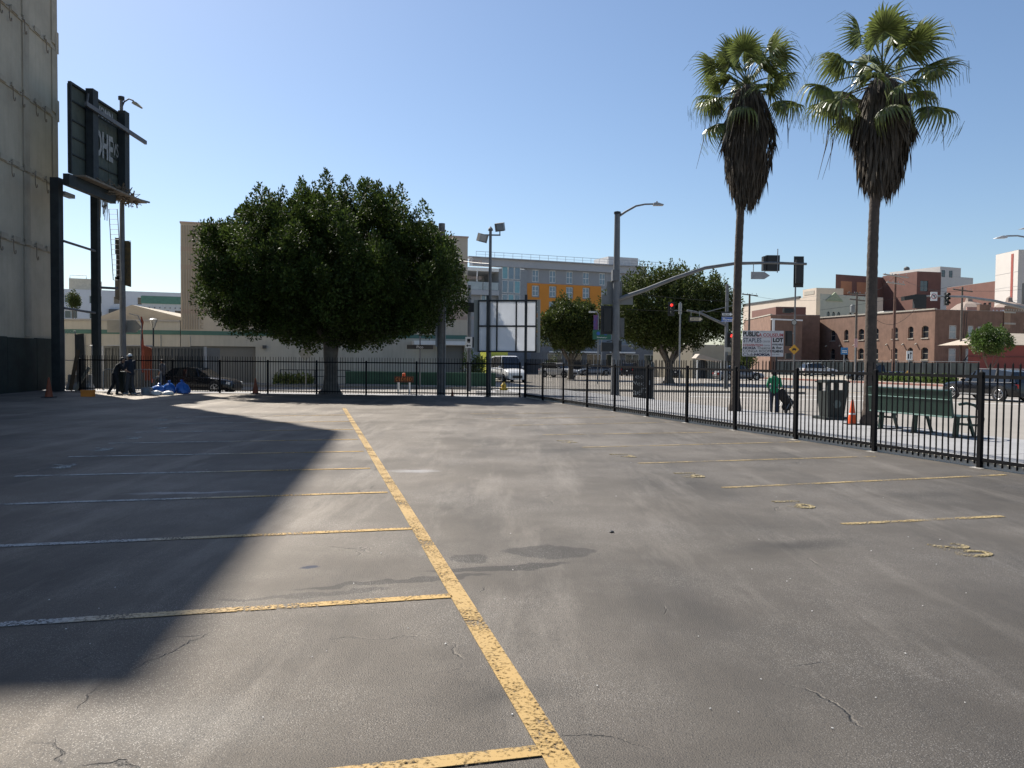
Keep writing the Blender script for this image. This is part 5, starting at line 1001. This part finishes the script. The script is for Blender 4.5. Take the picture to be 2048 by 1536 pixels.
# ------------------------------------------------------------------ bench, bin
bg_ = M('bench_green', (.007,.032,.021), .45, 0, .2, 3); bgl = M('bench_edge', (.25,.38,.33), .45)
b = Vector((gr(1836,866,.15).x, gr(1836,866,.15).y, .15)); t = thing('bus_bench', 'dark green bus bench with solid back seen from behind, near the right palm', 'bench', b, math.atan2(-FU.y,-FU.x))
# local x runs towards the camera, +y to the street side
Lh = 1.15
o = MB().prism([(-Lh-.05,.42),(-Lh-.0,.97),(Lh+.0,.97),(Lh+.0,.42)], -.03, .03).build('backrest', bg_, t); o.rotation_euler = (rad(9),0,0); o.location = (0,-.17,0)
MB().box(-Lh,Lh,-.045,-.034,.80,.815).build('ledge', bgl, o); MB().box(-Lh,Lh,-.05,-.032,.43,.455).build('ledge', bgl, o); MB().box(-Lh,Lh,-.05,.05,.972,1.0).build('top_rail', bg_, o)
for k in range(5): MB().box(-Lh,Lh,-.1+k*.115,-.0+k*.115,.41,.445).build('seat_slat', bg_, t)
for x in (-Lh+.1,-.05,Lh-.1):
    MB().prism([(-.09,.0),(-.05,.42),(.05,.42),(.02,.0)], -.03, .03).build('leg', bg_, t).location = (x,-.03,0)
    bpy.context.view_layer.update()
    MB().bar((x,.28,.4),(x+.02,.40,.02),.05).build('leg', bg_, t); MB().box(x-.06,x+.06,-.22,.5,0,.025).build('foot', black, t)
for x in (-Lh-.04, Lh+.06): MB().tube([(x,-.15,.70),(x,.05,.72),(x,.25,.68),(x,.40,.58),(x,.49,.40),(x,.46,.22)], .03, 7).build('armrest', bg_, t); MB().bar((x,-.15,.3),(x,.45,.25),.05).build('arm_brace', bg_, t)
b = gr(1663,838,.15); t = thing('litter_bin', 'dark square litter bin with an open hooded top beside the orange cone', 'litter bin', b, .12); bk = M('bin_black', (.016,.022,.02), .5, 0, .3, 3)
m = MB()
for z, h in ((.06,.27),(.74,.31)): pass
MB().add([(-.23,-.23,.07),(.23,-.23,.07),(.23,.23,.07),(-.23,.23,.07),(-.29,-.29,.76),(.29,-.29,.76),(.29,.29,.76),(-.29,.29,.76)], [(0,3,2,1),(4,5,6,7),(0,1,5,4),(1,2,6,5),(2,3,7,6),(3,0,4,7)]).build('body', bk, t)
MB().box(-.37,.37,-.37,.37,0,.07).build('base', bk, t)
for x in (-.24,.24):
    for y in (-.24,.24): MB().box(x-.05,x+.05,y-.05,y+.05,.763,.985).build('corner_post', bk, t)
MB().box(-.33,.33,-.33,.33,.987,1.03).box(-.27,.27,-.27,.27,1.03,1.06).build('hood', bk, t); MB().box(-.3,.3,-.32,-.295,.72,.80).build('rim', bk, t); MB().lathe([(.11,-.275),(.11,-.255)], 14, (0,0,.42), 'y').build('emblem', M('emblem_grey', (.10,.13,.12), .5), t)
# ------------------------------------------------------------------ vehicles
tyre = M('tyre', (.018,.018,.019), .8, 0, .2, 8); alloy = M('alloy', (.55,.55,.56), .3, .8, .1, 5); cglass = glass('car_glass', (.012,.014,.016), .04); trim = M('car_trim', (.02,.02,.022), .6); lampw = glass('head_lamp', (.6,.62,.65)); lampr = M('tail_lamp', (.35,.01,.01), .2)
PROF = {
 'sedan': dict(body=[(-.5,.62,.74),(-.485,.86,.86),(-.44,.95,.93),(-.30,.97,.97),(-.1,.95,1),(.12,.93,1),(.24,.90,.98),(.36,.83,.95),(.45,.74,.88),(.487,.64,.78),(.5,.5,.70)], cab=[(-.39,0),(-.22,.97),(-.05,1.0),(.06,.97),(.245,0)], pil=(-.22,-.03,.06)),
 'suv':   dict(body=[(-.5,.72,.80),(-.488,1.02,.9),(-.44,1.06,.95),(-.30,1.06,.98),(-.1,1.05,1),(.12,1.03,1),(.22,1.03,.98),(.36,.97,.95),(.45,.90,.9),(.488,.78,.82),(.5,.56,.74)], cab=[(-.475,0),(-.40,.94),(-.22,1.0),(-.02,1.0),(.06,.965),(.215,0)], pil=(-.40,-.22,-.02,.06)),
 'van':   dict(body=[(-.5,1.05,.86),(-.495,1.25,.95),(-.4,1.3,.98),(-.1,1.3,1),(.15,1.28,1),(.28,1.2,.98),(.38,1.08,.95),(.46,.95,.9),(.495,.8,.82),(.5,.55,.75)], cab=[(-.497,0),(-.485,.96),(-.3,1.0),(.02,1.0),(.10,.97),(.30,0)], pil=(-.485,-.3,.0,.10)),
 'pickup':dict(body=[(-.5,.85,.86),(-.495,1.08,.94),(-.4,1.10,.97),(-.16,1.10,1),(.0,1.1,1),(.14,1.08,1),(.2,1.07,.98),(.36,1.02,.95),(.46,.96,.92),(.49,.84,.86),(.5,.6,.78)], cab=[(-.13,0),(-.11,.96),(.0,1.0),(.08,.97),(.19,0)], pil=(-.11,.0,.08)),
}
def car(name, label, loc, head, kind, L, W, H, paint, rr=.34, cat='car', plate=True):
    t = thing(name, label, cat, loc, head); pf = PROF[kind]; hw = W/2; zb = .26 if kind != 'sedan' else .2; m = MB(); n = len(pf['body']); K = 9; vs = []; fs = []
    for x, zt, f in pf['body']:
        X = x*L; y = hw*f; h = zt-zb
        ring = [(.72*y,zb),(.93*y,zb+.06),(y,zb+.22*h),(y,zb+.55*h),(.975*y,zb+.80*h),(.94*y,zb+.93*h),(.84*y,zt),(.45*y,zt+.022),(0,zt+.03)]
        vs += [(X,a,z) for a,z in ring]+[(X,-a,z) for a,z in ring[-2::-1]]
    R = 2*K-1
    for i in range(n-1):
        for k in range(R-1): fs.append((i*R+k, (i+1)*R+k, (i+1)*R+k+1, i*R+k+1))
        fs.append((i*R+R-1, (i+1)*R+R-1, (i+1)*R, i*R))
    fs.append(tuple(range(R))); fs.append(tuple((n-1)*R+k for k in range(R-1,-1,-1)))
    bo = m.add(vs, fs).build('body', paint, t, smooth=True)
    def belt(x):
        bb = pf['body']
        for i in range(len(bb)-1):
            if bb[i][0] <= x <= bb[i+1][0]: q = (x-bb[i][0])/(bb[i+1][0]-bb[i][0]); return bb[i][1]*(1-q)+bb[i+1][1]*q
        return bb[-1][1]
    st = []
    for x, hf in pf['cab']:
        z0 = belt(x)-.02; zt = z0+.03 if hf == 0 else H*hf-.02; st.append((x*L, z0, zt, hw*.90, hw*(.72 if hf else .84)))
    g = MB(); ro = MB()
    for i in range(len(st)-1):
        a, b = st[i], st[i+1]
        for s in (1,-1): g.quad((a[0],s*a[3],a[1]),(b[0],s*b[3],b[1]),(b[0],s*b[4],b[2]),(a[0],s*a[4],a[2]))
        dst = g if i in (0, len(st)-2) else ro; dst.quad((a[0],a[4],a[2]),(b[0],b[4],b[2]),(b[0],-b[4],b[2]),(a[0],-a[4],a[2]))
        if dst is ro:
            for s in (1,-1): ro.quad((a[0],s*a[4],a[2]),(b[0],s*b[4],b[2]),(b[0],s*(b[4]+.02),b[2]-.09),(a[0],s*(a[4]+.02),a[2]-.09))
    g.build('windows', cglass, t); ro.build('roof', paint, t)
    for x in pf['pil']:
        q = min(st, key=lambda s: abs(s[0]-x*L))
        for s in (1,-1): MB().bar((q[0]+(.0 if x < 0 else .22), s*(q[3]+.012), q[1]), (q[0], s*(q[4]+.018), q[2]-.03), .07, .05).build('pillar', paint if x in (pf['pil'][0],pf['pil'][-1]) else trim, t)
    for s in (1,-1):
        MB().bar((st[0][0]+.1,s*(hw*.965),st[1][1]+.0),(st[-1][0]-.2,s*(hw*.965),st[-1][1]-.01),.02,.03).build('belt_trim', alloy if kind == 'suv' else trim, t)
        MB().box(-.2*L,.22*L,s*hw*.985-.015,s*hw*.985+.015,zb+.06,zb+.13).build('sill_trim', alloy if kind == 'suv' else trim, t)
        MB().cbox((.16*L,s*(hw+.08),belt(.16)+.08),(.12,.2,.13)).build('mirror', paint, t)
        for x in (-.05,.08): MB().box(x*L-.1,x*L+.06,s*(hw*.995)-.012,s*(hw*.995)+.018,belt(x)-.17,belt(x)-.14).build('door_handle', trim, t)
        bb = pf['body']; MB().cbox((.455*L,s*hw*.66,belt(.455)-.13),(.22,.36,.13),0,.25,-s*.35).build('headlight', lampw, t); MB().cbox((-.478*L,s*hw*.72,belt(-.478)-.2),(.16,.3,.22),0,0,s*.25).build('taillight', lampr, t)
        if kind == 'suv': MB().bar((-.38*L,s*hw*.66,H+.02),(.03*L,s*hw*.66,H+.02),.035).build('roof_rail', alloy, t)
    wm = MB().lathe([(rr*.66,-.115),(rr*.93,-.115),(rr,-.08),(rr,.08),(rr*.93,.115),(rr*.66,.115)], 22, (0,0,0), 'y').mesh('wheel', tyre, True)
    rm = MB()
    for s in (1,-1):
        rm.lathe([(.055,s*.115),(.055,s*.128)], 10, (0,0,0), 'y')
        for k in range(10): a = 2*math.pi*k/10+(.12 if k % 2 else -.12); rm.bar((.04*math.cos(a),s*.118,.04*math.sin(a)),(rr*.64*math.cos(a),s*.122,rr*.64*math.sin(a)),.035,.02)
    for s in (1,-1): rm.tube([(rr*.65*math.cos(2*math.pi*k/20),s*.12,rr*.65*math.sin(2*math.pi*k/20)) for k in range(21)], .018, 5, False)
    rm = rm.mesh('rim', alloy)
    am = MB().lathe([(rr*1.14,-.02),(rr*1.14,.02)], 22, (0,0,0), 'y').mesh('wheel_arch', trim)
    for x in (-.295*L,.315*L):
        for s in (1,-1):
            inst('wheel_arch', am, t, (x, s*(hw-.012), rr+.03)); o = inst('wheel', wm, t, (x, s*(hw-.085), rr)); inst('rim', rm, o)
    MB().box(.492*L,.505*L,-hw*.45,hw*.45,zb+.12,zb+.36).build('grille', trim, t); MB().box(-.504*L,-.49*L,-hw*.7,hw*.7,zb+.05,zb+.22).build('rear_bumper', trim, t)
    if plate: MB().box(-.508*L,-.5045*L,-.16,.16,.62,.74).build('number_plate', white, t)
    return t
def paint(n, c=(.5,.5,.5), metal=.3): return M(n, c, .22, metal*.3, .05, 2, coat=.2)
hF = math.atan2(FU.y, FU.x); hP = math.atan2(PU.y, PU.x)
p = gr(1966,801,ZS); car('sport_utility_car', 'black sport utility car with bright wheels driving past on the right', (p.x+.7,p.y+.6,ZS), hF, 'suv', 4.95, 1.98, 1.72, paint('paint_black', (.008,.009,.012)), .39)
p = col(396,44.6,ZS); car('saloon_car', 'black saloon car parked behind the far fence on the left', (p.x,p.y,ZS), hP, 'sedan', 4.6, 1.8, 1.46, paint('paint_black'), .33)
p = gr(1117,755,ZS); car('sport_utility_car', 'white sport utility car seen from behind, turning across the junction', (p.x,p.y,ZS), math.pi+2.45, 'suv', 4.5, 1.85, 1.66, paint('paint_white', (.62,.62,.62), 0), .36)
p = gr(1188,751,ZS); car('saloon_car', 'silver-blue saloon car waiting left of the signal mast', (p.x,p.y,ZS), math.pi+.15, 'sedan', 4.6, 1.8, 1.5, paint('paint_silver_blue', (.2,.24,.3)), .34)
p = gr(1477,760,ZS); car('saloon_car', 'long silver and dark saloon car crossing behind the left palm', (p.x,p.y,ZS), .08, 'sedan', 5.2, 1.9, 1.62, paint('paint_silver', (.24,.24,.25)), .37)
p = col(1752,82,ZS); car('pickup_truck', 'black pickup truck on the far side of the street behind the right palm', (p.x,p.y,ZS), 3.0, 'pickup', 5.4, 1.95, 1.85, paint('paint_black'), .4, 'truck')
for px, Y, c, kd, lab, hd in ((1262,104,(.02,.022,.03),'suv','dark parked car in the tree shade left of the cabinet',1.2),(1318,100,(.5,.5,.5),'van','white parked van under the wide ficus',1.3),(1352,96,(.03,.03,.035),'sedan','black parked car under the wide ficus crown',1.35),(1404,98,(.22,.03,.03),'sedan','dark red parked car near the small shelter',.2),(1637,104,(.55,.55,.55),'suv','white car by the screened fence behind the parking sign',.1)):
    p = col(px,Y,ZS if px != 1637 else -.18); car('parked_car', lab, p, hd, kd, 4.6, 1.85, {'suv':1.7,'van':1.95,'sedan':1.48}[kd], paint('paint_%d' % px, c), .34)
p = col(1016,72,ZS); car('white_van', 'white van with large windscreen facing the junction behind the blank sign', (p.x,p.y,ZS), -1.25, 'van', 5.4, 2.0, 2.35, paint('paint_white'), .36, 'van')
p = col(990,79,ZS); t = thing('box_truck', 'yellow-green box truck half hidden by the blank sign', 'truck', p, -1.2); yg = paint('paint_lime', (.52,.55,.05), 0)
MB().box(-1.6,.9,-1,1,.6,2.75).build('box', yg, t); MB().prism([(.92,.5),(.92,2.3),(1.3,2.3),(1.75,1.5),(2.2,1.4),(2.25,.5)], -.95, .95).build('cab', yg, t); MB().prism([(1.25,1.5),(1.25,2.2),(1.34,2.2),(1.7,1.5)], -.97, .97).build('window', cglass, t)
wm = MB().lathe([(.2,-.13),(.38,-.13),(.4,-.09),(.4,.09),(.38,.13),(.2,.13)], 18, (0,0,0), 'y').mesh('wheel', tyre, True)
for x in (-.9,1.5):
    for s in (.85,-.85): inst('wheel', wm, t, (x,s,.4))
# ------------------------------------------------------------------ people
def remesh(mb, name, mat, parent, vox=.012, smooth=5):
    me = mb.mesh('tmp'); o = bpy.data.objects.new('tmp', me); COL.objects.link(o)
    r = o.modifiers.new('r', 'REMESH'); r.mode = 'VOXEL'; r.voxel_size = vox; s = o.modifiers.new('s', 'SMOOTH'); s.iterations = smooth; s.factor = .5
    dg = bpy.context.evaluated_depsgraph_get(); dg.update(); m2 = bpy.data.meshes.new_from_object(o.evaluated_get(dg)); bpy.data.objects.remove(o, do_unlink=True)
    m2.name = name; m2.materials.clear(); m2.materials.append(mat); m2.polygons.foreach_set('use_smooth', [True]*len(m2.polygons)); return inst(name, m2, parent)
def person(label, loc, rz, h, J, skin, top, trousers, shoe, hair, sleeve='short', cap=None, hood=False):
    """faces +y; joints for 1.72 m: override any with J"""
    j = dict(pel=(0,0,.95), ch=(0,.0,1.28), nk=(0,.0,1.47), hd=(0,.03,1.60), shL=(-.19,0,1.41), elL=(-.25,-.03,1.13), haL=(-.24,.08,.90), shR=(.19,0,1.41), elR=(.25,-.03,1.13), haR=(.24,.08,.90), hipL=(-.095,0,.92), knL=(-.11,.03,.50), anL=(-.11,-.02,.09), hipR=(.095,0,.92), knR=(.11,.03,.50), anR=(.11,-.02,.09)); j.update(J)
    k = h/1.72; t = thing('person', label, 'person', loc, rz); V = {a: Vector(b)*k for a, b in j.items()}
    b = MB(); c = lambda a, q, r1, r2: b.cap(V[a] if isinstance(a, str) else a, V[q] if isinstance(q, str) else q, r1*k, r2*k)
    c('pel','ch',.115,.12); c('ch','nk',.115,.06); c('nk','hd',.052,.055)
    hd = V['hd']; b.cap(hd+Vector((0,-.01,.0))*k, hd+Vector((0,-.005,.045))*k, .078*k, .092*k, 12); b.cap(hd+Vector((0,.025,-.055))*k, hd+Vector((0,.03,-.02))*k, .055*k, .065*k, 10)
    b.cap(hd+Vector((0,.088,.005))*k, hd+Vector((0,.108,-.02))*k, .011*k, .014*k, 8)
    for s in (-1,1): b.cap(hd+Vector((s*.088,-.005,-.015))*k, hd+Vector((s*.09,-.01,.025))*k, .014*k, .016*k, 8)
    for s in 'LR':
        c('ch','sh'+s,.09,.06); c('sh'+s,'el'+s,.055,.042); c('el'+s,'ha'+s,.042,.028); c('pel','hip'+s,.1,.095); c('hip'+s,'kn'+s,.088,.058); c('kn'+s,'an'+s,.055,.038)
        f = V['an'+s]; b.cap(f+Vector((0,0,-.04))*k, f+Vector((0,.15,-.055))*k, .038*k, .03*k)
        d = (V['ha'+s]-V['el'+s]).normalized(); sd = d.cross(Vector((0,0,1)) if abs(d.z) < .9 else Vector((0,1,0))).normalized(); up_ = sd.cross(d); pm = V['ha'+s]
        b.cap(pm, pm+d*.07*k, .028*k, .034*k)
        for q, (off, ln) in enumerate(((-.027,.060),(-.009,.07),(.009,.066),(.026,.052))):
            a0 = pm+d*.08*k+sd*off*k; a1 = a0+d*ln*.55*k; a2 = a1+(d*.7-up_*.6)*ln*.5*k; b.cap(a0,a1,.0095*k,.009*k,8); b.cap(a1,a2,.009*k,.0075*k,8)
        sg = -1 if s == 'L' else 1
        a0 = pm+d*.02*k-sd*.03*sg*k; b.cap(a0, a0+(d*.8-sd*sg*.6)*.05*k, .011*k, .009*k, 8)
    remesh(b, 'body', skin, t, .0105)
    for s in (-1,1): MB().lathe([(.004,-.006),(.011,0),(.004,.006)], 8, tuple(hd+Vector((s*.032,.083,.02))*k), 'y').build('eye', blk, t)
    MB().cbox(tuple(hd+Vector((0,.088,-.052))*k), (.045*k,.012*k,.009*k)).build('mouth', M('lip', (.16,.07,.06), .6), t)
    b = MB(); c('pel','ch',.145,.15); c('ch','nk',.145,.075); b.cap(V['pel']+Vector((-.05,0,-.02))*k, V['pel']+Vector((.05,0,-.02))*k, .14*k, .14*k)
    for s in 'LR':
        c('ch','sh'+s,.11,.08); c('sh'+s,'el'+s,.075,.062)
        if sleeve == 'long': c('el'+s,'ha'+s,.062,.045)
    if hood: b.cap(V['nk']+Vector((-.06,-.08,.0))*k, V['nk']+Vector((.06,-.08,.0))*k, .075*k, .075*k)
    remesh(b, 'shirt', top, t, .016)
    b = MB(); b.cap(V['pel']+Vector((-.05,0,-.02))*k, V['pel']+Vector((.05,0,-.02))*k, .13*k, .13*k)
    for s in 'LR': c('hip'+s,'kn'+s,.108,.078); c('kn'+s,'an'+s,.076,.062)
    remesh(b, 'trousers', trousers, t, .016)
    for s in 'LR':
        b = MB(); f = V['an'+s]; b.cap(f+Vector((0,-.03,-.045))*k, f+Vector((0,.16,-.055))*k, .045*k, .036*k); b.cap(f+Vector((0,0,-.01))*k, f+Vector((0,0,-.04))*k, .045*k, .045*k); remesh(b, 'shoe', shoe, t, .012)
    b = MB(); b.cap(hd+Vector((0,-.025,.03))*k, hd+Vector((0,-.012,.06))*k, .09*k, .093*k, 12); remesh(b, 'hair', hair, t, .012)
    if cap: b = MB(); b.cap(hd+Vector((0,-.012,.065))*k, hd+Vector((0,-.008,.075))*k, .098*k, .09*k, 12); b.cbox(tuple(hd+Vector((0,.11,.06))*k), (.14*k,.12*k,.014*k)); remesh(b, 'cap', cap, t, .012)
    return t
sk1 = M('skin_brown', (.16,.085,.055), .55, 0, .08, 6); sk2 = M('skin_tan', (.3,.17,.115), .55, 0, .08, 6); hair_k = M('hair_black', (.012,.010,.009), .7); shoe_k = M('shoe_dark', (.02,.02,.022), .6); shoe_w = M('shoe_grey', (.35,.35,.35), .6)
blkcloth = M('cloth_black', (.012,.012,.014), .9, 0, .25, 5); navycl = M('cloth_navy', (.014,.018,.03), .9, 0, .25, 5); jean = M('jeans_navy', (.016,.024,.05), .9, 0, .25, 6); greencl = M('hoodie_green', (.012,.20,.095), .85, 0, .2, 5)
g = gr(231,789.5); person('person in black leaning over a dark wheeled bin, left of the pair', g, -1.1, 1.68, dict(ch=(0,.13,1.24), nk=(0,.24,1.40), hd=(0,.30,1.52), shL=(-.19,.17,1.35), shR=(.19,.17,1.35), elL=(-.24,.32,1.14), haL=(-.15,.52,1.05), elR=(.24,.32,1.12), haR=(.13,.52,1.03), knL=(-.12,-.06,.5), anL=(-.13,-.28,.09), knR=(.11,.10,.5), anR=(.11,.06,.09)), sk2, blkcloth, blkcloth, shoe_k, hair_k)
g = gr(261,789); person('person with a white cap and navy shirt, right of the pair', g, 1.2, 1.75, dict(elL=(-.24,.05,1.14), haL=(-.16,.26,1.06), elR=(.25,.04,1.13), haR=(.13,.27,1.04), knL=(-.12,.06,.5), anL=(-.13,.08,.09), anR=(.12,-.1,.09)), sk1, navycl, M('shorts_grey', (.05,.05,.055), .9), shoe_w, hair_k, cap=white)
t = thing('wheeled_bin', 'dark wheeled bin held between the two standing people', 'bin', gr(247,787.6), -.3)
MB().add([(-.2,-.22,.12),(.2,-.22,.12),(.2,.22,.12),(-.2,.22,.12),(-.27,-.28,.95),(.27,-.28,.95),(.27,.28,.95),(-.27,.28,.95)], [(0,3,2,1),(4,5,6,7),(0,1,5,4),(1,2,6,5),(2,3,7,6),(3,0,4,7)]).build('body', M('bin_green_black', (.012,.02,.018), .6), t); MB().box(-.29,.29,-.3,.3,.953,1.0).build('lid', M('bin_green_black'), t)
for x in (-.22,.22): MB().lathe([(.1,-.03),(.12,-.02),(.12,.02),(.1,.03)], 14, (x,.2,.12), 'x').build('wheel', rubber, t)
MB().tube([(-.2,.3,.95),(-.2,.36,1.0),(.2,.36,1.0),(.2,.3,.95)], .015, 5).build('handle', black, t)
p = gr(1548,825.5,ZS); person('person in a green hooded top and dark jeans standing beyond the pavement', p, -.35, 1.64, dict(elL=(-.27,-.02,1.15), haL=(-.22,.16,.98), elR=(.25,.06,1.15), haR=(.2,.3,1.05)), sk1, greencl, jean, shoe_k, hair_k, 'long', hood=True)
p2 = gr(1572,826,ZS); t = thing('pushchair', 'folded black pushchair loaded with bags beside the person in green', 'pushchair', p2, .5); fab = M('fabric_black', (.015,.015,.017), .9, 0, .3, 4)
for y in (-.2,.2): MB().tube([(-.42,y,1.02),(-.3,y,.98),(.0,y,.5),(.25,y,.1)], .014, 6).tube([(.12,y,.62),(-.25,y,.1)], .014, 6).build('frame', galv, t)
MB().tube([(-.42,-.2,1.02),(-.42,.2,1.02)], .018, 6).build('handle', rubber, t)
b_ = MB().cap((-.12,0,.62),(.12,0,.42),.2,.2).cap((-.18,0,.72),(-.22,0,.86),.17,.12); remesh(b_, 'seat_fabric', fab, t, .02); b_ = MB().cap((-.05,0,.24),(.08,0,.24),.15,.15); remesh(b_, 'basket', fab, t, .02)
for x in (-.25,.25):
    for y in (-.22,.22): MB().lathe([(.07,-.018),(.085,-.012),(.085,.012),(.07,.018)], 14, (x,y,.086), 'y').build('wheel', rubber, t)
p = col(325,43.8,-.16); person('distant person in a grey shirt walking behind the barricade', p, 1.4, 1.66, dict(knL=(-.1,.12,.5), anL=(-.1,.18,.09), knR=(.1,-.02,.5), anR=(.1,-.22,.1)), sk2, M('cloth_grey', (.09,.09,.10), .9), jean, shoe_k, hair_k)
